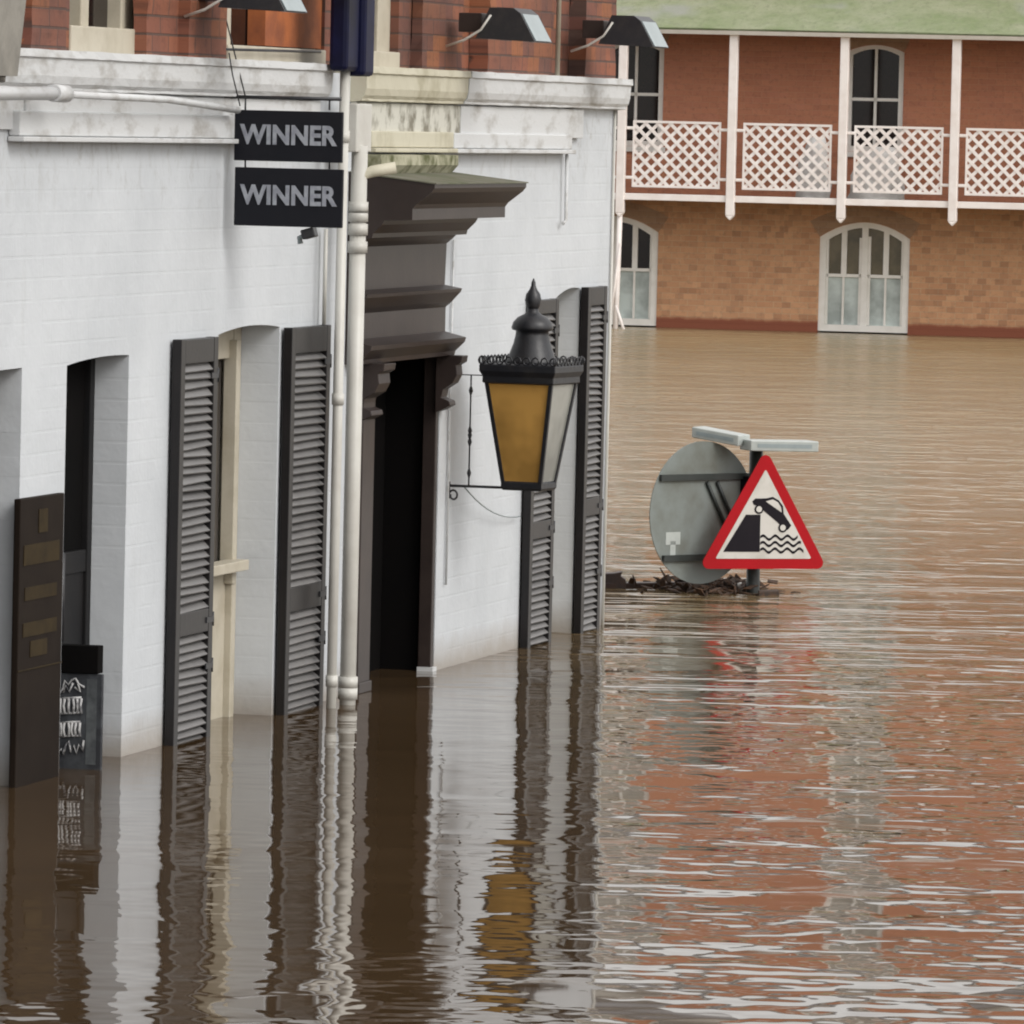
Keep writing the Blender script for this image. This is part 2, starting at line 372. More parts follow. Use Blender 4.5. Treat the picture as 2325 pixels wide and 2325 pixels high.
# ================================================================== THE WHITE PUB
CORNER = ws(1384, 648)
Y0 = ws(0, 1790)-9
pub = thing('riverside_pub', PUB, (0, CORNER, 0), 'white painted pub in flood water with dark shutters and brick upper floor', 'building')
DEPTH = .17
def arc(y0, y1, za, zb, rise, n=10):
    return [(lerp(y0, y1, i/n), lerp(za, zb, i/n)+rise*4*(i/n)*(1-i/n)) for i in range(n+1)]
# openings: near edge, far edge, head heights
oA = (ws(0, 1000)-1.0, ws(50, 835), wz(50, 835)-.01, wz(50, 835), .0)
oB = (ws(152, 830), ws(293, 806), wz(152, 830), wz(293, 806), .012)
oC = (ws(496, 760), ws(635, 742), wz(496, 760), wz(635, 742), .022)
oDoor = (ws(822, 1545), ws(985, 1524), 1.52, 1.52, 0)
oD = (ws(1262, 677), ws(1316, 654), wz(1262, 677), wz(1316, 654), .02)
OP = [oA, oB, oC, oDoor, oD]
TOPZ = wz(845, 345)+.35
mb = MB(); edges = [Y0]
for a, b, *_ in OP: edges += [a, b]
edges.append(CORNER)
for i in range(0, len(edges), 2):
    a, b = edges[i], edges[i+1]
    mb.add([(0, a, -2), (0, b, -2), (0, b, TOPZ), (0, a, TOPZ)], [(0, 1, 2, 3)])
for a, b, za, zb, rise in OP:
    ar = arc(a, b, za, zb, rise)
    poly = [(0, a, TOPZ)]+[(0, y, z) for y, z in ar]+[(0, b, TOPZ)]
    mb.add(poly, [tuple(range(len(poly)))])
    o = [(a, -2)]+ar+[(b, -2)]; L = len(o)
    mb.add([(0, y, z) for y, z in o]+[(-.45, y, z) for y, z in o], [(i, i+1, L+i+1, L+i) for i in range(L-1)])
mb.add([(0, CORNER, -2), (-7, CORNER, -2), (-7, CORNER, TOPZ), (0, CORNER, TOPZ)], [(0, 1, 2, 3)])
mb.add([(-7, Y0, -2), (0, Y0, -2), (0, Y0, TOPZ), (-7, Y0, TOPZ)], [(0, 1, 2, 3)])
mb.add([(-7, CORNER, -2), (-7, Y0, -2), (-7, Y0, TOPZ), (-7, CORNER, TOPZ)], [(0, 1, 2, 3)])
mb.build('wall', 'white', pub)
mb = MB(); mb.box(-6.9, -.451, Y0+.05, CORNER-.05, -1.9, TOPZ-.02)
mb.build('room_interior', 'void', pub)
# ---- entablature: cornice top is near eye level
zc = wz(12, 107, .1)                              # top of cornice
gapA, gapB = ws(768, 155, .1), ws(845, 155, .1)
cEnd = CORNER+.03
def corn(y0, y1, mat, name, n, k=1.0, lbl=None):
    prof = [(-.12, zc-.005), (.088*k, zc), (.09*k, zc-.03), (.078*k, zc-.036), (.076*k, zc-.10), (.068*k, zc-.13), (.056*k, zc-.145), (.055*k, zc-.155), (.02, zc-.16), (-.12, zc-.16)]
    m = MB(); m.prism(prof, 1, y0, y1, n*2, .0014); r = m.build(name, mat, pub)
    if lbl: plabel(r, lbl)
    return r
corn(Y0, gapA, 'trim', 'cornice', 60)
corn(gapB, ws(1075, 170, .1), 'cream_trim', 'cornice', 12, lbl='cream stretch of cornice over the doorway')
corn(ws(1076, 170, .1), cEnd, 'trim', 'cornice', 14, 1.05)
# stained frieze under the cornice
def frieze(y0, y1, mat, name='frieze', n=.02):
    m = MB(); m.box(.003, n, y0, y1, zc-.31, zc-.163); m.build(name, mat, pub, bevel=.004)
frieze(Y0, ws(42, 300), 'trim'); frieze(ws(42.5, 300), gapA-.02, 'trim', n=.03)
frieze(gapB, ws(1031, 300)-.004, 'stained', n=.03); frieze(ws(1031, 300), ws(1310, 300), 'trim', n=.034)
# fascia boards with a lip
def fascia(px0, px1, ytop0, ybot0, mat, refx, n=.05, lbl=None, py=300):
    y0, y1 = ws(px0, py, n), ws(px1, py, n)
    z1, z0 = wz(refx, ytop0, n), wz(refx, ybot0, n)
    m = MB(); m.box(.003, n, y0, y1, z0+.022, z1); m.build('fascia_board', mat, pub, bevel=.005)
    m = MB(); m.box(.003, n+.02, y0-.01, y1+.01, z0, z0+.02); m.build('fascia_lip', mat, pub, bevel=.004)
fascia(46, 765, 252, 322, 'trim', 100)
fascia(846, 1031, 298, 346, 'cream_trim', 900)
fascia(1033, 1300, 303, 348, 'trim', 1100)
# mossy block over the door
m = MB(); y0, y1 = ws(846, 370, .06), ws(1022, 370, .06)
m.prism([(.003, wz(930, 350, .05)), (.10, wz(930, 352, .1)), (.10, wz(930, 375, .1)), (.06, wz(930, 398, .06)), (.003, wz(930, 399, .05))], 1, y0, y1, 2, 0)
plabel(m.build('stone_block', 'mossy', pub), 'moss covered stone above the door hood')
# ---- brick first floor
ZB = zc-.006
UPT = ZB+3.2
def upz(px, py): return wz(px, py, -.06)
segs = [(Y0, ws(18, 60, -.06)), ]
wins_up = [(157, 333), (515, 737), (843, 905)]
cur = Y0; bm_ = MB()
for a, b in wins_up:
    ya, yb = ws(a, 70, -.06), ws(b, 70, -.06)
    bm_.box(-.35, -.06, cur, ya, ZB, UPT); bm_.box(-.35, -.061, ya, yb, ZB+1.75, UPT)
    cur = yb
bm_.box(-.35, -.06, cur, CORNER-.03, ZB, UPT)
bm_.box(-6.9, -.36, CORNER-.30, CORNER-.03, ZB, UPT)
plabel(bm_.build('upper_wall', 'brick_pub', pub), 'weathered red brick first floor wall')
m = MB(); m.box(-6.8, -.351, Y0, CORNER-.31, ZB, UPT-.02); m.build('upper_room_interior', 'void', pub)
# rough projecting brick pilasters between the windows
def pil(px0, px1, n, lbl=None):
    m = MB(); m.prism([(-.06+.002, ws(px0, 100, n)), (n, ws(px0, 100, n)), (n, ws(px1, 100, n)), (-.058, ws(px1, 100, n))], 2, ZB-.01, UPT, 40, .006)
    m.build('brick_pilaster', 'brick_pub', pub)
pil(70, 150, .03); pil(333, 430, .0); pil(430, 512, .05); pil(960, 1050, .0); pil(1110, 1255, .04); pil(1330, 1398, .03)
# upper windows
def upwin(px0, px1, bars, sillz, glassm_='glass'):
    ya, yb = ws(px0, 70, -.06), ws(px1, 70, -.06)
    fr = MB(); fr.box(-.2, -.1, ya, ya+.09, ZB+.02, ZB+1.75); fr.box(-.2, -.1, yb-.22, yb, ZB+.02, ZB+1.75)
    for t in bars: yy = lerp(ya, yb, t); fr.box(-.19, -.11, yy-.05, yy+.05, ZB+.02, ZB+1.75)
    fr.box(-.24, -.05, ya, yb, ZB, ZB+sillz)
    w_ = fr.build('window', 'cream', pub, bevel=.006)
    g = MB(); g.box(-.18, -.16, ya+.05, yb-.05, ZB+sillz, ZB+1.74); g.build('pane', glassm_, w_)
upwin(157, 333, (.35,), .11)
upwin(515, 737, (.12,), .07, 'glass')
upwin(843, 905, (), .08)
m = MB(); m.box(-.155, -.075, ws(590, 50, -.1), ws(730, 50, -.1), ZB+.075, ZB+1.6); plabel(m.build('brick_panel', 'brick_red', pub), 'bright orange brick beside the window')
m = MB(); m.tube([(-.02, ws(515, 112), wz(515, 112)), (-.02, ws(737, 118), wz(737, 118))], .006); m.build('guard_rail', 'black', pub)
m = MB(); m.box(-.05, .05, CORNER-3, CORNER-2.99, 0, 0.001)
# roof of the pub
m = MB(); m.prism([(-7.1, UPT), (.25, UPT), (.25, UPT+.12), (-3.5, UPT+2.2), (-7.1, UPT+.12)], 1, Y0-.1, CORNER+.2); m.build('roof', 'slateroof', pub)
# ---- shutters
def shutter(nx0, nx1, ytop, ybot_fn, rails, refy, lbl=None, n0=.012, n1=.052):
    """nx0,nx1: front-face edges in the survey at height refy"""
    y0, y1 = ws(nx0, refy, n1), ws(nx1, refy, n1)
    xm = (nx0+nx1)/2
    zt = wz(xm, ytop, n1); zb = -.9
    sw = .062
    f = MB(); f.box(n0, n1, y0, y0+sw, zb, zt); f.box(n0, n1, y1-sw, y1, zb, zt)
    zs = [wz(xm, r, n1) for r in rails]        # top-of-upper-louvre, bottom of upper, top of lower
    f.box(n0, n1-.001, y0+sw, y1-sw, zs[0], zt-.0015); f.box(n0, n1-.001, y0+sw, y1-sw, zs[2], zs[1])
    f.box(n0, n1-.001, y0+sw, y1-sw, zb, zb+.1)
    sh = f.build('shutter', 'brownshut', pub, bevel=.003)
    if lbl: plabel(sh, lbl)
    for (z1, z0) in ((zs[0], zs[1]), (zs[2], zb+.1)):
        l = MB(); p = .0348; k = int((z1-z0)/p)
        for i in range(k):
            z = z1-(i+.5)*(z1-z0)/k
            # slat tilted: outer edge low
            z += random.uniform(-.0025, .0025); c = Vector(((n0+n1)/2, (y0+y1)/2, z)); ta = random.gauss(0, .07); a = Vector((.017-.0145*ta, 0, -.0145-.017*ta)); sk = random.gauss(0, .0022)
            l.obox(c, a, (0, (y1-y0)/2-sw, sk), Vector((.0145, 0, .017)).normalized()*.0035)
        l.build('louvre', 'slat', sh)
    for hz in (zt-.16, (zs[1]+zs[2])/2, .30):
        h = MB(); h.box(n1-.001, n1+.004, y1-.10, y1-.004, hz-.012, hz+.012); h.tube([(n1-.002, y1+.004, hz-.03), (n1-.002, y1+.004, hz+.03)], .006, 8); h.build('hinge', 'black', sh)
    bk = MB(); bk.box(n0+.001, n0+.004, y0+sw, y1-sw, zb+.1, zs[0]); bk.build('backing', 'void', sh)
    return y0, y1
M['brownshut'] = paint('shutter_paint', (.010, .009, .010), (.016, .014, .014), .36, 7, (.3, .8), .15, spec=.3)
shutter(413, 497, 768, None, (824, 1385, 1437), 768)
shutter(664, 752, 741, None, (800, 1326, 1380), 760)
shutter(1216, 1270, 680, None, (712, 1180, 1219), 700)
shutter(1336, 1379, 651, None, (693, 1128, 1168), 700)
# ---- ground-floor windows in the openings
def gwin(o, dep, glass='glass', sill=None):
    a, b, za, zb, r = o
    top = max(za, zb)+r+.02
    fr = MB(); fr.box(-dep-.06, -dep, a+.002, a+.10, -1, top); fr.box(-dep-.06, -dep, b-.11, b-.002, -1, top)
    fr.box(-dep-.055, -dep-.005, a+.1, b-.11, top-.18, top)
    fr.box(-dep-.03, -dep+.03, b-.17, b-.11, -1, top-.1)
    if sill: fr.box(-dep-.05, -dep+.0, a+.1, b-.17, -1, sill); fr.box(-dep, -dep+.09, a+.1, b-.12, sill, sill+.045); fr.box(-dep, -dep+.04, b-.2, b-.14, sill-.06, sill-.002)
    w_ = fr.build('window', 'cream', pub, bevel=.004)
    g = MB(); g.box(-dep-.045, -dep-.04, a+.1, b-.17, -1, top-.1); g.build('pane', glass, w_)
gwin(oC, DEPTH, 'greyglass', wz(510, 1300, -.12))
gwin(oD, DEPTH, 'glass', .55)
def dwin(o, dep):
    a, b, za, zb, r = o; top = max(za, zb)+r+.02
    f = MB(); f.box(-dep-.05, -dep, a+.002, a+.07, -1, top); f.box(-dep-.05, -dep, b-.06, b-.002, -1, top); f.box(-dep-.045, -dep-.005, a+.07, b-.06, .75, .84)
    w_ = f.build('window', 'nearblack', pub, bevel=.004)
    g = MB(); g.box(-dep-.03, -dep-.025, a+.07, b-.06, .84, top); g.build('pane', 'void', w_)
    g = MB(); g.box(-dep-.03, -dep-.015, a+.07, b-.06, -1, .75); g.build('panel', 'nearblack', w_)
dwin(oA, .14); dwin(oB, .14)
# ---- doorcase
a, b = oDoor[:2]
HY0, HY1 = ws(778, 1000), ws(1003, 640)
dc = MB()
prof = [(.002, 2.36), (.40, 2.318), (.40, 2.30), (.385, 2.28), (.315, 2.225), (.30, 2.205), (.30, 2.155), (.17, 2.15), (.16, 2.13), (.12, 2.09), (.115, 2.07), (.065, 2.066), (.05, 2.05), (.02, 2.025), (.015, 1.83), (.10, 1.815), (.095, 1.80), (.05, 1.75), (.022, 1.725), (.022, 1.61), (.125, 1.585), (.12, 1.565), (.075, 1.52), (.07, 1.50), (.002, 1.50)]
dc.prism(prof, 1, HY0, HY1)
door = dc.build('doorcase', 'brown', pub)
m = MB(); m.prism([(.002, 2.366), (.41, 2.323), (.41, 2.318), (.002, 2.361)], 1, HY0-.005, HY1+.005, 8, .001); m.build('hood_flashing', 'hoodtop', door)
m = MB(); m.box(.003, .035, ws(795, 1550), a-.002, -.9, 1.34); m.box(.003, .045, ws(795, 1550)-.01, a+.004, .0, .05); m.build('pilaster', 'brown', door, bevel=.004)
m = MB(); m.box(-.068, -.004, b-.05, b-.002, -.9, 1.5); m.build('pilaster', 'brown', door, bevel=.004)
m = MB(); m.box(-.068, .010, b-.06, b+.012, -.02, .02); plabel(m.build('step_trim', 'trim', door), 'white trim at the foot of the door jamb')
def console(y0, y1, zt):
    m = MB()
    pr = [(.002, zt), (.13, zt), (.125, zt-.03), (.10, zt-.045), (.105, zt-.09), (.085, zt-.13), (.04, zt-.16), (.03, zt-.20), (.07, zt-.215), (.075, zt-.235), (.03, zt-.26), (.002, zt-.27)]
    m.prism(pr, 1, y0, y1); m.build('console', 'brown', door, bevel=.003)
console(ws(795, 1550)-.005, a-.01, 1.499); console(b-.10, b+.01, 1.499)
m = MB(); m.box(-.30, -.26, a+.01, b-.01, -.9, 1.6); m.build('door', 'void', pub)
m = MB(); m.box(-.449, -.070, b-.02, b-.003, -.9, 1.51); m.box(-.449, -.003, a+.003, a+.02, -.9, 1.51); m.box(-.449, -.003, a+.02, b-.02, 1.501, 1.515); m.build('doorway_shade_sheets', 'void', pub)  # near-black sheets over the white reveals paint the doorway's shade
# ---- pipes
def vpipe(px, py, n, r, z0, z1, name='drainpipe', mat='pipe', cols=()):
    y = ws(px, py, n); m = MB(); m.tube([(n, y, z0), (n, y, z1)], r, 14)
    for c in cols: m.tube([(n, y, c-.025), (n, y, c+.025)], r*1.22, 14)
    m.build(name, mat, pub); return y
zs_ = lambda py: wz(800, py, .1)
ypA = vpipe(765, 1000, .13, .022, -.9, zc+.03, cols=(zs_(310), zs_(900), .12))
ypB = vpipe(802, 1000, .145, .036, -.9, zs_(330), cols=(zs_(470), zs_(490), zs_(520), zs_(560), .10, .05))
m = MB(); m.box(.07, .155, ypB-.09, ypB+.16, zs_(345), zc-.17); plabel(m.build('pipe_casing', 'pipe', pub, bevel=.006), 'cream box section above the wide drainpipe')
m = MB(); m.tube([(.145, ypB, zs_(450)), (.15, ypB, zs_(400)), (.2, ypB+.02, zs_(388)), (.30, ypB+.05, zs_(378))], .026, 12); m.build('pipe_elbow', 'cream_trim', pub)
vpipe(738, 620, .03, .009, wz(740, 742, .03), wz(740, 520, .03), 'conduit')
vpipe(1022, 900, .012, .006, .4, wz(1022, 545, .02), 'conduit', 'trim')
# casing above the cornice, painted navy
m = MB(); y = ypA; m.box(.10, .185, y-.17, y+.03, zc-.03, zc+2.5); m.box(.10, .21, y+.032, y+.20, zc-.05, zc+2.5)
plabel(m.build('navy_casing', 'navy', pub, bevel=.02), 'navy blue pipe casing above the cornice')
m = MB(); yy = ws(1267, 100, .06); m.tube([(.06, yy, zc), (.06, yy, zc+2.6)], .012, 10); m.build('conduit', 'cream', pub)
# long white pipe run below the cornice
m = MB(); n = .15
m.tube([(n, ws(-250, 212, n), wz(-250, 212, n)), (n, ws(130, 212, n), wz(130, 212, n))], .026, 12)
m.tube([(n, ws(120, 211, n), wz(120, 211, n)), (n, ws(150, 213, n), wz(150, 213, n))], .034, 12)
m.tube([(n, ws(128, 213, n), wz(128, 213, n)), (.12, ws(380, 226, .12), wz(380, 226, .12)), (.09, ws(540, 250, .09), wz(540, 250, .09))], .015, 10)
plabel(m.build('overflow_pipe', 'trim', pub), 'white pipe run sloping under the cornice')
m = MB(); n = .03
m.tube([(n, ws(1287, 350, n), wz(1287, 350, n)), (n, ws(1285, 500, n), wz(1285, 500, n)), (n, ws(1278, 508, n), wz(1278, 508, n))], .009, 8); m.build('conduit', 'trim', pub)
# vertical pipe right on the far corner
m = MB(); m.tube([(.012, CORNER-.02, wz(1383, 240)), (.012, CORNER-.02, -.5)], .008, 8); m.build('conduit', 'pipe', pub)
# ================================================================== things on and by the pub
# hanging double sign
n0 = .10
sy = ws(560, 300, n0)
bx0, bx1 = None, None
def sx(px, py): return PUB.hit(px, py, 1, sy)      # point on the sign's plane (perpendicular to the wall)
sgn = thing('hanging_sign', PUB, (sx(655, 380).x, sy, sx(655, 516).z), 'pair of black boards lettered WINNER hung one above the other on the white wall', 'sign')
for (yt, yb_, ty) in ((249, 366, 309), (379, 514, 446)):
    A, B = sx(535, yt+0), sx(777, yb_+4)
    m = MB(); m.box(A.x, B.x, sy-.012, sy+.012, B.z, A.z); brd = m.build('board', 'blackboard', sgn, bevel=.003)
    t = text_mb('WINNER', .128, .002, .0045, 1.02)
    xs = [v.x for v in t.v]; wdt = max(xs)-min(xs); target = (sx(767, ty).x-sx(546, ty).x); k = target/wdt
    cx = (sx(767, ty).x+sx(546, ty).x)/2; cz = sx(656, ty).z
    hgt = max(v.y for v in t.v)-min(v.y for v in t.v); hk = (44/520)/hgt
    tf = Matrix.Translation((cx, sy-.0145, cz)) @ Matrix.Rotation(R(90), 4, 'X') @ Matrix.Diagonal((k, hk, 1, 1))
    t.build('lettering', 'letter', brd, tf=tf)
for px in (557, 748):
    m = MB(); m.tube([sx(px, 362), sx(px, 384)], .004, 6); m.build('link', 'black', sgn)
m = MB(); A = sx(535, 236); B = sx(775, 226)
m.tube([(0, sy, A.z+.03), (B.x, sy, A.z+.03)], .008, 8)
for px in (557, 748): m.tube([sx(px, 250), (sx(px, 250).x, sy, A.z+.03)], .004, 6)
m.tube([(.02, sy-.2, zc+.3), (sx(557, 240).x, sy, A.z+.03)], .003, 6)
m.build('bracket', 'black', sgn)
# little floodlight under the boards
fl = thing('small_floodlight', PUB, (sx(690, 540).x, sy+.05, sx(690, 540).z), 'small dark floodlight fixed below the lower black board', 'lamp')
m = MB(); c = sx(695, 530); m.obox((c.x, sy+.05, c.z), (.028, 0, .008), (0, .03, 0), (-.006, 0, .020)); m.build('housing', 'black', fl, bevel=.006)
m = MB(); m.tube([(c.x-.02, sy+.05, c.z-.01), (c.x-.045, sy+.06, c.z-.02), (c.x-.04, sy+.06, c.z-.045)], .012, 8); m.build('bracket', 'lens', fl)
# three trough lamps above the cornice
def trough(px, py, ref, label):
    n_ = .10
    y = ws(px, ref, n_); z = PUB.hit(px, ref, 0, n_).z
    t = thing('trough_lamp', PUB, (.35, y, z), label, 'lamp', 'trough lamps above the cornice')
    pr = [(.17, z-.0), (.235, z+.145), (.35, z+.145), (.385, z+.12), (.455, z-.01), (.43, z-.012), (.35, z+.10), (.24, z+.12), (.20, z)]
    ec = [(.17, z), (.235, z+.144), (.35, z+.144), (.385, z+.119), (.455, z-.01)]
    m = MB(); m.prism(pr, 1, y, y+.34, 1); m.prism(ec, 1, y-.004, y, 1); m.prism(ec, 1, y+.341, y+.346, 1)
    m.build('shade', 'black', t)
    m = MB(); m.prism([(.389, z+.118), (.458, z-.006), (.454, z-.006), (.386, z+.117)], 1, y+.02, y+.32); m.build('lit_slope_plate', 'lens', t)  # added pale plate: the lit look of the front slope put into colour
    m = MB(); m.box(.06, .17, y+.1, y+.25, z+.03, z+.12); m.build('mounting_box', 'brown', t, bevel=.004)
    m = MB(); m.tube([(.03, y-.01, z-.04), (.12, y-.02, z-.01), (.20, y-.02, z+.04), (.245, y-.015, z+.11)], .006, 8); m.build('arm', 'pipe', t)
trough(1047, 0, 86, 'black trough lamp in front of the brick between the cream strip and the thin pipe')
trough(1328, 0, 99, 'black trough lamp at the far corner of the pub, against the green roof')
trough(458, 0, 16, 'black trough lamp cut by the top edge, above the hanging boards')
# lantern on its bracket
ly = ws(1017, 1104)
def lx(px, py): return PUB.hit(px, py, 1, ly)
zb_ = lx(1190, 1112).z; zt_ = lx(1190, 868).z-.0; 
xc = lx(1103+0, 856).x
lw_top, lw_bot = .333, .186
lcx = lx(1206, 870).x
lan = thing('wall_lantern', PUB, (0, ly, zb_), 'black iron wall lantern with amber pane and pointed cap beside the doorway', 'lantern')
lcy = ly
q = math.pi/4
def sq(prof, mb_, seg=4): mb_.lathe([(r*math.sqrt(2)/2, z) for r, z in prof], (lcx, lcy, 0), seg, False, q)
LT = Matrix.Translation((lcx, lcy, 0)) @ Matrix.Rotation(R(-7), 4, 'Z') @ Matrix.Translation((-lcx, -lcy, 0))
m = MB(); sq([(.19, zb_), (.205, zb_+.012), (.205, zb_+.035), (.185, zb_+.045)], m); base = m.build('base_plate', 'black', lan, tf=LT)
# corner bars
for sx_, sy_ in ((-1, -1), (1, -1), (1, 1), (-1, 1)):
    m = MB(); pb = Vector((lcx+sx_*lw_bot/2, lcy+sy_*lw_bot/2, zb_+.03)); pt = Vector((lcx+sx_*lw_top/2, lcy+sy_*lw_top/2, zt_+.03))
    d = (pt-pb)/2; m.obox((pb+pt)/2, (.009, 0, 0), (0, .009, 0), d); m.build('glazing_bar', 'black', lan, tf=LT)
def pane(i, mat):
    cs = [(-1, -1), (1, -1), (1, 1), (-1, 1)]; A, B = cs[i], cs[(i+1) % 4]; k = .97
    P = [Vector((lcx+c[0]*w_/2*k, lcy+c[1]*w_/2*k, z)) for c, w_, z in ((A, lw_bot, zb_+.04), (B, lw_bot, zb_+.04), (B, lw_top, zt_+.03), (A, lw_top, zt_+.03))]
    nrm = (P[1]-P[0]).cross(P[3]-P[0]).normalized()*.004
    m = MB(); m.add([p+nrm for p in P]+[p-nrm for p in P], [(0, 1, 2, 3), (7, 6, 5, 4), (0, 4, 5, 1), (1, 5, 6, 2), (2, 6, 7, 3), (3, 7, 4, 0)])
    r = m.build('pane', mat, lan, tf=LT); return r
plabel(pane(0, 'amber'), 'amber glass pane'); plabel(pane(1, 'paleglass'), 'pale clear pane'); pane(2, 'amber'); pane(3, 'amber')
m = MB(); sq([(.325, zt_-.005), (.36, zt_+.0), (.36, zt_+.03), (.385, zt_+.055), (.385, zt_+.085), (.345, zt_+.09)], m); crown = m.build('crown_rim', 'black', lan, bevel=.004, tf=LT)
m = MB()
for side in range(4):
    for i in range(9):
        t = -.18+.045*i; c = {0: (lcx+t, lcy-.187), 1: (lcx+.187, lcy+t), 2: (lcx+t, lcy+.187), 3: (lcx-.187, lcy+t)}[side]
        ax = (1, 0) if side in (0, 2) else (0, 1); pts = []
        for k in range(9):
            a_ = 2*math.pi*k/8; pts.append((c[0]+ax[0]*.017*math.cos(a_), c[1]+ax[1]*.017*math.cos(a_), zt_+.105+.019*math.sin(a_)))
        m.tube(pts, .0042, 6, False)
m.build('cresting', 'black', crown, tf=LT)
m = MB(); z = zt_+.085
H0 = lx(1215, 632).z-z; k = H0/.44
m.lathe([(.125, z), (.118, z+.02*k), (.105, z+.06*k), (.088, z+.11*k), (.080, z+.15*k), (.078, z+.172*k), (.095, z+.176*k), (.100, z+.188*k), (.092, z+.215*k), (.072, z+.24*k), (.04, z+.258*k), (.028, z+.27*k), (.026, z+.29*k)], (lcx, lcy, 0), 16)
cap = m.build('cap', 'black', lan, tf=LT)
m = MB(); m.lathe([(.024, z+.28*k), (.034, z+.30*k), (.040, z+.33*k), (.034, z+.36*k), (.018, z+.385*k), (.012, z+.40*k), (.010, z+.42*k), (.002, z+.44*k)], (lcx, lcy, 0), 12); m.build('finial', 'black', cap, tf=LT)
zbar = lx(1060, 1104).z; zup = lx(1060, 851).z; xr = lx(1067, 980).x
m = MB(); m.tube([(0, ly, zbar), (lcx, ly, zbar)], .0065, 8); m.tube([(.03, ly, zup), (lcx-.1, ly, zup)], .003, 6)
m.tube([(xr, ly, zbar), (xr, ly, zup)], .004, 8)
for t in (.12, .4, .46, .5, .86): zz = lerp(zbar, zup, t); m.lathe([(.004, zz-.022), (.011, zz), (.004, zz+.022)], (xr, ly, 0), 8)
m.tube([(.028+.022*math.cos(a_)*(1-i*.03), ly, zbar-.045+.026*math.sin(a_)*(1-i*.03)) for i, a_ in enumerate([2.6-i*.5 for i in range(13)])], .005, 8)
m.tube([(.004, ly, zbar+.02), (.004, ly, zbar-.06)], .008, 8)
m.build('bracket', 'black', lan)
m = MB(); pts = []
E = (.03, ws(1182, 1172, .03), wz(1182, 1172, .03)); S_ = (xr-.02, ly, zbar-.005)
for i in range(11):
    t = i/10; p = Vector(S_).lerp(Vector(E), t); p.z -= .05*4*t*(1-t); pts.append(p)
m.tube(pts, .0035, 6); tag(m.build('cable', 'trim' if 0 else 'lens', frame=PUB, base=S_), 'thin grey cable sagging from the lantern bracket to the shutter', 'cable')
# thin wires across the wall
m = MB(); n = .12
pl = [(520, 120), (528, 170), (545, 240)]
m.tube([(n, ws(*p, n), wz(*p, n)) for p in pl], .003, 6); tag(m.build('wire', 'black', frame=PUB, base=(n, ws(528, 170, n), wz(528, 240, n))), 'thin dark wire dropping over the cornice to the hanging boards', 'wire')
m = MB(); n = .05
pts = [(450, 545), (500, 548)]
# leaning timber, top left
pA, pB = PUB.hit(26, -40, 0, .5), PUB.hit(2, 172, 0, .5)
m = MB(); dv = (pA-pB)
m.obox((pA+pB)/2+dv*.9+Vector((0, -.06, 0)), (.03, 0, 0), (0, .16, 0), dv*1.4)
m.tube([pB, pB-dv.normalized()*.02], .018, 10)
tag(m.build('timber_brace', 'post', frame=PUB, base=tuple(pB)), 'grey timber brace leaning in at the top left corner of the pub', 'brace')
# menu board on the pier
y0, y1 = ws(44, 1300, .03), ws(143, 1300, .03)
mt = MB(); z1a = wz(45, 1134, .03)
menu = thing('menu_board', PUB, (0, (y0+y1)/2, -.3), 'brown glazed menu board with faded gold panels on the pier left of the chalkboard', 'noticeboard')
mt.box(.003, .03, y0, y1, -.5, z1a); mt.build('frame', 'menu', menu, bevel=.004)
def mpatch(px0, px1, py0, py1):
    m = MB(); a_, b_ = ws(px0, (py0+py1)/2, .031), ws(px1, (py0+py1)/2, .031); xm = (px0+px1)/2
    m.box(.0305, .033, a_, b_, wz(xm, py1, .031), wz(xm, py0, .031)); m.build('gold_panel', 'amberink', menu)
mpatch(88, 108, 1155, 1208); mpatch(54, 134, 1232, 1278); mpatch(56, 128, 1328, 1358); mpatch(52, 128, 1408, 1440); mpatch(68, 106, 1452, 1488)
m = MB(); zz = wz(80, 1518, .033); m.box(.03, .034, y0, y1, zz, zz+.005); m.build('trim_line', 'amberink', menu)
# chalkboard against the far edge of the opening, facing us
cy = ws(226, 1600, .0)-.28
def cx_(px, py): return PUB.hit(px, py, 1, cy)
A, B = cx_(135, 1527), cx_(231, 1700)
ch = thing('chalkboard', PUB, (A.x, cy, -.1), 'half sunken chalkboard with white chalk scribbles under a black box, in the second opening', 'sign')
m = MB(); m.box(A.x, B.x, cy-.012, cy+.012, -.6, A.z); m.build('board', 'slate', ch, bevel=.003)
m = MB(); T = cx_(135, 1463); m.box(A.x, cx_(226, 1500).x, cy-.02, cy+.05, A.z+.002, T.z); m.build('header_box', 'void', ch, bevel=.003)
def stroke(mb_, pts, r=.0045):
    mb_.tube([Vector((cx_(px, py).x, cy-.0135, cx_(px, py).z)) for px, py in pts], r, 6)
m = MB()
stroke(m, [(135, 1578), (145, 1562), (150, 1545), (158, 1555), (166, 1543), (174, 1540), (180, 1552), (194, 1560)])
stroke(m, [(146, 1572), (152, 1556), (160, 1570), (168, 1550)]); stroke(m, [(172, 1560), (184, 1570), (178, 1545)])
for (a0, b0, a1, b1) in ((140, 1585, 187, 1620), (140, 1640, 184, 1672)):
    for i in range(6):
        x_ = lerp(a0, a1, i/5); stroke(m, [(x_, b0), (x_+random.uniform(-4, 4), lerp(b0, b1, .5)), (x_, b1)], .006)
    stroke(m, [(a0, b0), (a1, b0-2)]); stroke(m, [(a0, b1), (a1, b1-3)])
stroke(m, [(134, 1712), (142, 1700), (146, 1712), (152, 1690), (158, 1682), (164, 1708), (170, 1692), (176, 1710), (182, 1690), (190, 1704), (192, 1680)])
m.build('chalk_drawing', 'chalk', ch)
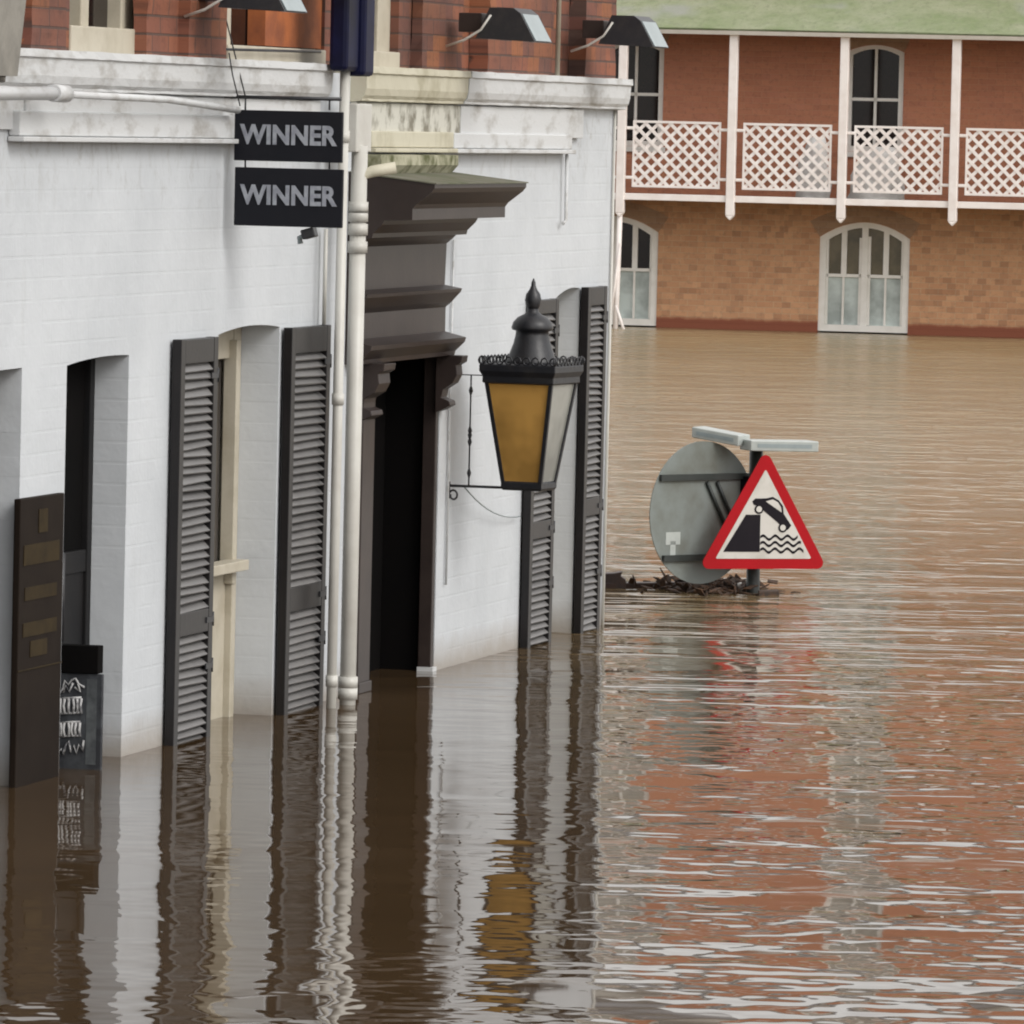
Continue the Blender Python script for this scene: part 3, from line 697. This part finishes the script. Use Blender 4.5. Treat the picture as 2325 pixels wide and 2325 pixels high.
m = MB(); xx = cx_(205, 1600).x; m.box(xx-.012, xx+.03, cy-.0135, cy-.0125, .02, A.z-.02); m.build('smudge', paint('chalk_dust', (.10, .11, .115), (.05, .055, .06), .9, 14, (.4, .65), 0), ch)
# handle bars of the dark door in opening B
m = MB()
for px, py0, py1, r in ((168, 1260, 1462, .010), (196, 1290, 1342, .007)):
    yb = oB[0]+.25; m.tube([(-.08, yb, wz(px, py0)), (-.08, yb, wz(px, py1))], r, 8)
m.build('door_bar', 'black', pub)
# ================================================================== FAR HOUSE WITH VERANDAH
house = thing('verandah_house', FAR, (0, 0, 0), 'red brick house across the flood with a white latticed verandah and mossy lean-to roof', 'building')
VD = -1.15
zbal_b, zbal_t = fz(1800, 463, VD), fz(1800, 448, VD)
zfloor = zbal_t+.03
zgut = fz(1800, 73, VD)
zroofw = fz(1800, -12, 0)
HX0, HX1 = -14, 15
TOP = 8.7
# windows: (cx, halfwidth, zbottom, zspring, rise, kind)
gcx = fx(1961, 640); ghw = (fx(2063, 640)-fx(1858, 640))/2
gl_r = fx(1492, 640); glcx = gl_r-ghw
ucx = fx(1985, 250); uhw = (fx(2050, 250)-fx(1920, 250))/2
ul_r = fx(1505, 250); ulcx = ul_r-uhw
zg_top = fz(1961, 505); zg_b = -.6
zu_top = fz(1985, 102); zu_b = fz(1985, 345)
pitch = gcx-glcx
openings = []
for kx in range(-3, 4):
    openings.append(('g', gcx+kx*pitch, ghw, zg_b, zg_top-.20, .20))
    openings.append(('u', ucx+kx*(ucx-ulcx), uhw, zu_b, zu_top-.09, .09))
    openings.append(('s', ucx+kx*(ucx-ulcx), uhw, zroofw+.45, zroofw+1.95, .1))
    openings.append(('t', ucx+kx*(ucx-ulcx), uhw, zroofw+2.75, zroofw+3.75, .1))
def brick_level(z0, z1, ops, mat, name, lbl):
    ops = sorted(ops, key=lambda o: o[1]); mb = MB(); cur = HX0
    for _, cx, hw, zb, zs, r in ops:
        x0, x1 = cx-hw, cx+hw
        mb.add([(cur, 0, z0), (x0, 0, z0), (x0, 0, z1), (cur, 0, z1)], [(0, 1, 2, 3)])
        ar = [(x0+(x1-x0)*i/12, zs+r*4*(i/12)*(1-i/12)) for i in range(13)]
        poly = [(x0, 0, z1)]+[(x, 0, z) for x, z in ar]+[(x1, 0, z1)]
        mb.add(poly, [tuple(range(len(poly)))])
        zb2 = max(zb, z0)
        if zb > z0: mb.add([(x0, 0, z0), (x1, 0, z0), (x1, 0, zb), (x0, 0, zb)], [(0, 1, 2, 3)])
        o = [(x0, zb2)]+ar+[(x1, zb2)]; L = len(o)
        mb.add([(x, 0, z) for x, z in o]+[(x, .22, z) for x, z in o], [(i, (i+1) % L, L+(i+1) % L, L+i) for i in range(L)])
        cur = x1
    mb.add([(cur, 0, z0), (HX1, 0, z0), (HX1, 0, z1), (cur, 0, z1)], [(0, 1, 2, 3)])
    for X in (HX0, HX1): mb.add([(X, 0, z0), (X, 8, z0), (X, 8, z1), (X, 0, z1)], [(0, 1, 2, 3)])
    mb.add([(HX0, 8, z0), (HX1, 8, z0), (HX1, 8, z1), (HX0, 8, z1)], [(0, 1, 2, 3)])
    plabel(mb.build(name, mat, house), lbl)
zfl = (zbal_b+zbal_t)/2
brick_level(-1.2, zfl, [o for o in openings if o[0] == 'g'], 'brick_low', 'wall', 'mottled tan brick ground floor wall')
brick_level(zfl, zroofw, [o for o in openings if o[0] == 'u'], 'brick_up', 'wall', 'red brick wall behind the verandah')
zmid = zroofw+2.35
brick_level(zroofw, zmid, [o for o in openings if o[0] == 's'], 'brick_up', 'wall', 'red brick wall above the verandah roof')
brick_level(zmid, TOP, [o for o in openings if o[0] == 't'], 'brick_up', 'wall', 'red brick wall below the eaves')
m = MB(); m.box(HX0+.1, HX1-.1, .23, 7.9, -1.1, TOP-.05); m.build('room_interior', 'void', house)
m = MB(); m.prism([(-.35, TOP), (8.3, TOP), (8.3, TOP+.12), (4, TOP+1.3), (-.35, TOP+.12)], 0, HX0-.3, HX1+.3); m.build('roof', 'slateroof', house)
m = MB(); m.box(HX0, HX1, -.06, -.003, zmid-.12, zmid+.10); m.build('string_course', 'fwhite', house)
m = MB(); m.box(HX0, HX1, -.12, -.003, TOP-.45, TOP-.01); m.build('eaves_board', 'fwhite', house)
def arcpts(cx, hw, zs, r, n=12): return [(cx-hw+2*hw*i/n, zs+r*4*(i/n)*(1-i/n)) for i in range(n+1)]
def ring(mb_, cx, hw, zb, zs, r, t, y0, y1):
    out = [(cx-hw, zb)]+arcpts(cx, hw, zs, r)+[(cx+hw, zb)]
    inn = [(cx-hw+t, zb+t)]+arcpts(cx, hw-t, zs-t*.6, r*.9)+[(cx+hw-t, zb+t)]
    L = len(out)
    for A_, B_ in ((out, inn),):
        vs = [(x, y0, z) for x, z in A_]+[(x, y0, z) for x, z in B_]+[(x, y1, z) for x, z in A_]+[(x, y1, z) for x, z in B_]
        fs = []
        for i in range(L):
            j = (i+1) % L
            fs += [(i, j, L+j, L+i), (2*L+i, 3*L+i, 3*L+j, 2*L+j), (i, 2*L+i, 2*L+j, j), (L+i, L+j, 3*L+j, 3*L+i)]
        mb_.add(vs, fs)
def far_window(kind, cx, hw, zb, zs, r):
    vis = True
    if kind == 'g':
        zb_r = .02
        m = MB(); ring(m, cx, hw, zb_r, zs, r, .085, .02, .14)
        m.box(cx-.04, cx+.04, .03, .13, zb_r+.08, zs+r*.75)
        zt = fz(1961, 627)
        for s_ in (-1, 1):
            x0, x1 = sorted((cx+s_*.04, cx+s_*(hw-.08)))
            m.box(x0, x1, .05, .12, zt-.02, zt+.02)
            m.box(x0, x0+.035, .05, .12, zb_r+.09, zs+.02); m.box(x1-.035, x1, .05, .12, zb_r+.09, zs+.0)
            xm = (x0+x1)/2; m.box(xm-.014, xm+.014, .055, .115, zb_r+.09, zt-.02)
            m.box(xm-.035, xm+.035, .055, .115, zt+.02, zs+r*.5)
        w_ = m.build('window', 'fwhite', house)
        g = MB(); g.box(cx-hw+.05, cx+hw-.05, .085, .095, zb_r+.05, zt); plabel(g.build('pane', 'frost', w_), 'pale frosted lower glass')
        is_left = abs(cx-glcx) < .01
        pts = [(cx-hw+.05, zt)]+arcpts(cx, hw-.05, zs-.03, r*.95)+[(cx+hw-.05, zt)]
        g = MB(); g.prism([(x, z) for x, z in pts], 1, .085, .095) if 0 else None
        vs = [(x, .085, z) for x, z in pts]+[(x, .095, z) for x, z in pts]; L = len(pts)
        g.add(vs, [tuple(range(L)), tuple(range(L, 2*L))[::-1]]+[(i, (i+1) % L, L+(i+1) % L, L+i) for i in range(L)])
        g.build('pane', 'glass' if is_left else 'olive', w_)
    else:
        m = MB(); ring(m, cx, hw, zb, zs, r, .07, .04, .15)
        zm = zb+(zs+r-zb)*(.49 if kind == 'u' else .5)
        m.box(cx-.018, cx+.018, .06, .13, zb+.05, zs+r*.9); m.box(cx-hw+.06, cx+hw-.06, .06, .13, zm-.02, zm+.02)
        m.box(cx-hw-.05, cx+hw+.05, -.04, .04, zb-.07, zb-.002)
        w_ = m.build('window', 'fwhite', house)
        pts = [(cx-hw+.04, zb+.03)]+arcpts(cx, hw-.04, zs-.03, r*.95)+[(cx+hw-.04, zb+.03)]; L = len(pts)
        g = MB(); vs = [(x, .09, z) for x, z in pts]+[(x, .10, z) for x, z in pts]
        g.add(vs, [tuple(range(L)), tuple(range(L, 2*L))[::-1]]+[(i, (i+1) % L, L+(i+1) % L, L+i) for i in range(L)])
        g.build('pane', 'glass' if kind == 'u' else 'paintedsky', w_)
    # rubbed-brick arch
    o_ = [(x, z+.004) for x, z in arcpts(cx, hw+.0, zs, r)]
    i_ = [(x*1.0+(x-cx)*.22, z+.20) for x, z in arcpts(cx, hw, zs, r)]
    m = MB(); L = len(o_)
    vs = [(x, -.006, z) for x, z in o_]+[(x, -.006, z) for x, z in i_]+[(x, .01, z) for x, z in o_]+[(x, .01, z) for x, z in i_]
    fs = []
    for i in range(L-1): fs += [(i, i+1, L+i+1, L+i), (i, 2*L+i, 2*L+i+1, i+1), (L+i, L+i+1, 3*L+i+1, 3*L+i)]
    fs += [(0, L, 3*L, 2*L), (L-1, 3*L-1, 4*L-1, 2*L-1)]
    m.add(vs, fs); m.build('window_arch', 'arch', house)
for op in openings:
    if HX0+1 < op[1] < HX1-1: far_window(*op)
# verandah
px_posts = [1413, 1661, 1915, 2169]
xs = [fx(p, 270, VD) for p in px_posts]; dx = (xs[-1]-xs[0])/3
posts = [xs[0]+dx*i for i in range(-5, 10)]
posts = [p for p in posts if HX0 < p < HX1]
zpb = fz(1661, 490, VD)
m = MB(); m.box(HX0, HX1, VD-.03, VD+.05, zbal_b, zbal_t); m.build('balcony_beam', 'fpink', house, bevel=.006)
m = MB(); m.box(HX0, HX1, VD+.05, -.003, zbal_b+.02, zbal_t-.01); m.build('balcony_floor', 'post', house)
zr1, zr0 = fz(1660, 278, VD), fz(1660, 430, VD)
for i, p in enumerate(posts):
    m = MB(); m.box(p-.055, p+.055, VD-.06, VD+.045, zpb, zgut); m.prism([(p-.055, zpb), (p+.055, zpb), (p, zpb-.06)], 1, VD-.06, VD+.045)
    for zz in (zr1-.10, zr0+.12): m.box(p-.16, p-.055, VD-.02, VD+.01, zz-.02, zz+.02); m.box(p+.055, p+.16, VD-.02, VD+.01, zz-.02, zz+.02)
    m.build('post', 'fpink', house, bevel=.01)
    if i+1 < len(posts):
        x0, x1 = p+.145, posts[i+1]-.145
        m = MB(); t = .02; y0_, y1_ = VD-.015, VD+.015
        m.box(x0, x1, y0_, y1_, zr1-.03, zr1); m.box(x0, x1, y0_, y1_, zr0, zr0+.03)
        m.box(x0, x0+.025, y0_, y1_, zr0+.03, zr1-.03); m.box(x1-.025, x1, y0_, y1_, zr0+.03, zr1-.03)
        pnl = m.build('lattice_panel', 'fpink', house)
        l = MB(); W_, H_ = x1-x0, zr1-zr0; st = W_/7.0
        hw_ = .021
        for sgn_ in (1, -1):
            kk = -12
            while kk < 22:
                c_ = kk*st  # line z = sgn*(x - c)
                pts = []
                # clip x in [0,W], z in [0,H]
                if sgn_ == 1: xa, xb = max(0, c_), min(W_, c_+H_); f_ = lambda x: x-c_
                else: xa, xb = max(0, c_-H_), min(W_, c_); f_ = lambda x: c_-x
                if xb-xa > .02:
                    a_, b_ = Vector((x0+xa, 0, zr0+f_(xa))), Vector((x0+xb, 0, zr0+f_(xb)))
                    ee = (b_-a_).normalized()*.018; a_ += ee; b_ -= ee
                    d = (b_-a_)/2; nn = Vector((-d.z, 0, d.x)).normalized()*hw_
                    yy = VD+(.004 if sgn_ == 1 else -.004)
                    l.obox(Vector((0, yy, 0))+(a_+b_)/2, d, (0, .0035, 0), nn)
                kk += 1
        l.build('lattice', 'fpink', pnl)
m = MB(); m.prism([(VD-.12, zgut-.05), (VD+.05, zgut-.05), (VD+.05, zgut), (VD-.15, zgut+.0)], 0, HX0, HX1); m.build('gutter', 'fwhite', house)
m = MB(); n_ = 60
prf = [(VD-.14, zgut+.004), (-.001, zroofw), (-.001, zroofw-.05), (VD-.14, zgut-.004+.006)]
m.prism([(VD-.14, zgut+.025), (-.003, zroofw+.02), (-.003, zroofw-.05), (VD-.10, zgut+.003)], 0, HX0, HX1, n_, .004); plabel(m.build('verandah_roof', 'moss', house), 'mossy green lean-to verandah roof')
# corner downpipe and brace near the pub corner, standing in the water
m = MB(); xq = fx(1405, 600, VD); m.tube([(xq, VD, zpb+.05), (xq-.03, VD, -.5)], .035, 10)
m.tube([(xq-.02, VD-.02, .3), (xq+.12, VD-.02, -.1)], .02, 8); m.tube([(xq-.1, VD-.05, .0), (xq+.02, VD-.03, 1.1)], .015, 8)
m.build('prop', 'fpink', house)
# white covers stored on the balcony
def bundle(px0, px1, py0, py1, label):
    y = VD+.45; A_, B_ = FAR.hit(px0, py1, 1, y), FAR.hit(px1, py0, 1, y)
    w_, h_ = (B_.x-A_.x), (B_.z-A_.z); m = MB(); nx, nz = 18, 9; vs = []
    zb0 = zbal_t+.0
    for j in range(nz+1):
        for i in range(nx):
            a_ = 2*math.pi*i/nx; t = j/nz; rr = (1-.55*t*t)*(1+.12*math.sin(a_*3+j*.9)+random.uniform(-.05, .05))
            vs.append((A_.x+w_/2+w_/2*rr*math.cos(a_)+t*.1*w_, y+.22*rr*math.sin(a_), zb0+(B_.z-zb0)*t))
    fs = [(j*nx+i, j*nx+(i+1) % nx, (j+1)*nx+(i+1) % nx, (j+1)*nx+i) for j in range(nz) for i in range(nx)]+[tuple(nz*nx+i for i in range(nx))]
    m.add(vs, fs, True); tag(m.build('furniture_cover', 'cloth', frame=FAR, base=(A_.x+w_/2, y, zb0)), label, 'furniture cover', 'white covers stored on the verandah')
bundle(1805, 1885, 312, 390, 'white covered furniture behind the second lattice panel from the pub')
bundle(1925, 2050, 335, 380, 'low white covered furniture behind the third lattice panel, below the arched window')
# ================================================================== ROAD SIGNS ON A DROWNED POST
sb = on_z(1709, 1345); SD = sb.y
def sp(px, py, dy=0): 
    d = ray(px, py); return C0+d*((SD+dy)/d.y)
rs = thing('road_sign_post', WORLD, tuple(sb), 'drowned dark post carrying a red quayside warning triangle and a round sign seen from behind', 'road sign')
m = MB(); m.tube([(sb.x, SD, -1), (sb.x+.0, SD, sp(1712, 1015).z)], .038, 16); m.build('post', 'darkgreen', rs)
TY = R(20)                                     # turned to the right: left edge nearer
tx = Vector((math.cos(TY), math.sin(TY), 0)); tn = Vector((math.sin(TY), -math.cos(TY), 0))
tc = sp(1734, 1200, -.22); 
def tri(side, r, n=6):
    """rounded triangle outline, centred at centroid"""
    Rr = side/math.sqrt(3); pts = []
    for k in range(3):
        a_ = math.pi/2+k*2*math.pi/3; c_ = Vector((math.cos(a_), math.sin(a_)))*(Rr-2*r)
        for i in range(n+1):
            b_ = a_-math.pi/3+2*math.pi/3*i/n; pts.append((c_.x+r*math.cos(b_), c_.y+r*math.sin(b_)))
    return pts
zlo, zhi = sp(1734, 1286).z, sp(1738, 1027).z
Ht = zhi-zlo; side = (Ht+.03)/.866; cz = zlo+side*.2887+.0
cen = Vector((tc.x, tc.y, cz))
lean = Vector((.004, 0, 0))
def TP(x, y, d): return cen+tx*x+Vector((0, 0, y))+tn*d
def flat(pts, d0, d1, name, mat, parent):
    m = MB(); L = len(pts)
    m.add([TP(x, y, d0) for x, y in pts]+[TP(x, y, d1) for x, y in pts], [tuple(range(L)), tuple(range(L, 2*L))[::-1]]+[(i, (i+1) % L, L+(i+1) % L, L+i) for i in range(L)])
    return m.build(name, mat, parent)
tr = flat(tri(side, .035), -.002, .006, 'warning_triangle', 'red', rs)
flat(tri(side*.745, .006), .0062, .009, 'white_panel', 'signwhite', tr)
# pictogram: quay, car, waves. local coords from the survey (px from the centroid, right / up)
pxm = (zhi-zlo)/259.0; kx = 1/math.cos(TY)
ccx, ccy = 1734.0, None
# centroid pixel y
cpy = 1286-(cz-zlo)/pxm
def tp(X, Y):   # crop coordinates (3.22 px per survey px, offset 1350,930)
    return ((1350+X/3.22-1736)*pxm*kx, -(930+Y/3.22-cpy)*pxm)
quay = [tp(945, 1022), tp(1105, 752), tp(1212, 752), tp(1212, 1022)]
flat(quay, .0092, .011, 'quay_symbol', 'signblack', tr)
carp = [(1150, 655), (1172, 634), (1215, 634), (1255, 632), (1300, 622), (1345, 648), (1376, 690), (1382, 745), (1440, 830), (1415, 862), (1395, 858), (1330, 800), (1250, 735), (1210, 700), (1195, 690), (1160, 680)]
flat([tp(*p) for p in carp][::-1], .0092, .011, 'car_symbol', 'signblack', tr)
cabin = [(1248, 655), (1300, 640), (1338, 662), (1362, 700), (1366, 735)]
flat([tp(*p) for p in cabin][::-1], .0112, .0115, 'car_window', 'signwhite', tr)
for (X, Y) in ((1200, 712), (1378, 846)):
    def circ(r): return [tuple(a+b for a, b in zip(tp(X, Y), (r*math.cos(t*math.pi/8), r*math.sin(t*math.pi/8)))) for t in range(16)]
    flat(circ(.027), .0112, .0118, 'wheel', 'signblack', tr); flat(circ(.017), .0119, .0124, 'wheel_hub', 'signwhite', tr)
for Y in (918, 965, 1012):
    m = MB(); pts = []
    x_end = {918: 1490, 965: 1515, 1012: 1535}[Y]
    X = 1215
    while X <= x_end:
        x, y = tp(X, Y+14*math.cos((X-1235)/90*2*math.pi)*-1); pts.append((x, y)); X += 5
    up = [(x, y+.0075) for x, y in pts]; dn = [(x, y-.0075) for x, y in pts]; L = len(pts)
    m.add([TP(x, y, .011) for x, y in up]+[TP(x, y, .011) for x, y in dn]+[TP(x, y, .0092) for x, y in up]+[TP(x, y, .0092) for x, y in dn],
          sum([[(i, i+1, L+i+1, L+i), (i, 2*L+i, 2*L+i+1, i+1), (L+i, L+i+1, 3*L+i+1, 3*L+i)] for i in range(L-1)], []))
    m.build('wave_symbol', 'signblack', tr)
# round sign from behind
RY = R(42)
rx = Vector((math.cos(RY), math.sin(RY), 0)); rn = Vector((math.sin(RY), -math.cos(RY), 0))
ztop, zbot = sp(1600, 985).z, sp(1590, 1325).z; RR = .40
rc = sp(1582, 1155); rc = Vector((sb.x, SD, rc.z))-rx*(RR-.02)+Vector((0, .08, 0))
rc.z = sp(1582, 1160).z
def RP(x, z, d): return rc+rx*x+Vector((0, 0, z))+rn*d
m = MB(); L = 48; vs = []
for d in (.02, .026): vs += [RP(RR*math.cos(2*math.pi*i/L), RR*math.sin(2*math.pi*i/L), d-.05) for i in range(L)]
m.add(vs, [tuple(range(L)), tuple(range(L, 2*L))[::-1]]+[(i, (i+1) % L, L+(i+1) % L, L+i) for i in range(L)])
disc = m.build('round_sign_back', 'signback', rs)
for z_ in (.20, -.25):
    m = MB(); hwid = math.sqrt(RR*RR-z_*z_)-.01; m.obox(RP(0, z_, -.012), rx*hwid, rn*.010, (0, 0, .017)); m.build('channel', 'darkgreen', disc)
m = MB(); m.obox(RP(.36, -.04, -.005), rx*.07, rn*.02, (0, 0, .24)); m.build('clamp_plate', 'signblack', disc)
m = MB(); m.tube([RP(.02, .17, -.012), RP(.21, -.14, -.012)], .011, 6); m.tube([RP(.10, .17, -.012), RP(.26, -.10, -.012)], .011, 6); m.build('strut', 'darkgreen', disc)
m = MB(); m.obox(RP(-.22, -.14, -.0235), rx*.055, rn*.001, (0, 0, .035)); m.obox(RP(-.22, -.20, -.0235), rx*.02, rn*.001, (0, 0, .045)); m.build('sticker', 'lamphouse', disc)
# two flat sign lamps on top
def lampbox(a, b, wid, name):
    a, b = Vector(a), Vector(b); d = (b-a)/2; side_ = Vector((-d.y, d.x, 0)).normalized()*wid
    m = MB(); m.obox((a+b)/2, d, side_, (0, 0, .030)); r = m.build('sign_lamp', 'lamphouse', rs, bevel=.006)
    m = MB(); m.obox((a+b)/2+Vector((0, -.0, 0))-side_.normalized()*(wid+.001)*(1 if side_.y > 0 else -1), d*.80, side_.normalized()*.001, (0, 0, .011)); m.build('lens', 'lens', r)
zl = sp(1700, 1008).z
A_ = sp(1692, 1010, -.14); B_ = sp(1846, 1016, .0)
lampbox((A_.x, A_.y, A_.z), (B_.x, B_.y, B_.z+.008), .085, 'r')
A_ = sp(1584, 984, .02); B_ = sp(1690, 1000, -.10)
lampbox((A_.x, A_.y, A_.z+.01), (B_.x, B_.y, B_.z), .085, 'l')
# ================================================================== floating debris
def jag(name, frame, pts, rr, mat, label, cat, seg=7, group=None):
    m = MB(); 
    m.tube([Vector(p)+Vector((random.uniform(-.008, .008), 0, random.uniform(-.006, .006))) for p in pts], rr, seg)
    return m, tuple(pts[0])
A_ = on_z(1366, 1334); B_ = on_z(1570, 1334)
dl = thing('floating_timber', WORLD, tuple((A_+B_)/2), 'long dark timber floating between the pub corner and the round sign', 'timber')
m = MB(); m.obox((A_+B_)/2+Vector((0, 0, .012)), (B_-A_)/2+Vector((0, .05, 0)), (0, .05, 0), (0, 0, .018)); m.build('plank', 'wood', dl, bevel=.006)
m = MB(); c = on_z(1392, 1334); m.prism([(c.x-.075, -.03), (c.x+.075, -.03), (c.x+.07, .05), (c.x+.04, .07), (c.x+.05, .095), (c.x+.0, .085), (c.x-.075, .08)], 1, c.y-.08, c.y+.06); m.build('stump_end', 'wood', dl, bevel=.005)
m = MB(); c = on_z(1605, 1338)
for i in range(150):
    a_ = random.gauss(0, .16); b_ = random.gauss(0, .22); h = max(0, .045-abs(a_)*.16)*random.uniform(.1, 1)
    p = Vector((c.x+a_, c.y+b_, h)); d = Vector((random.uniform(-1, 1), random.uniform(-1, 1), random.uniform(-.3, .35))).normalized()*random.uniform(.03, .10)
    m.tube([p-d, p, p+d], [.004, random.uniform(.006, .013), .003], 5)
for i in range(130):
    a_ = random.gauss(0, .15); p = Vector((c.x+a_, c.y+random.gauss(0, .2), random.uniform(0, .05)))
    d1 = Vector((random.uniform(-1, 1), random.uniform(-1, 1), random.uniform(-.4, .6))).normalized()*.03; d2 = Vector((random.uniform(-1, 1), random.uniform(-1, 1), random.uniform(-.4, .6))).normalized()*.02
    m.obox(p, d1, d2, d1.cross(d2).normalized()*.003)
tag(m.build('drift_debris', 'debris', frame=WORLD, base=tuple(c)), 'tangle of brown twigs and leaves caught under the round sign', 'debris', kind='stuff')
A_ = on_z(1722, 1352); B_ = on_z(1768, 1350)
m = MB(); m.obox((A_+B_)/2+Vector((0, 0, .01)), (B_-A_)/2, (0, .08, 0), (0, 0, .016)); tag(m.build('driftwood', 'debris', frame=WORLD, base=tuple(A_), bevel=.005), 'short flat piece of driftwood just right of the sign post', 'driftwood')
c = on_z(1682, 1334, .02); m = MB(); m.lathe([(.004, -.03), (.024, -.02), (.03, 0), (.024, .02), (.004, .03)], tuple(c), 12)
tag(m.build('float_ball', 'signwhite', frame=WORLD, base=tuple(c)), 'small white ball bobbing against the sign post', 'ball')
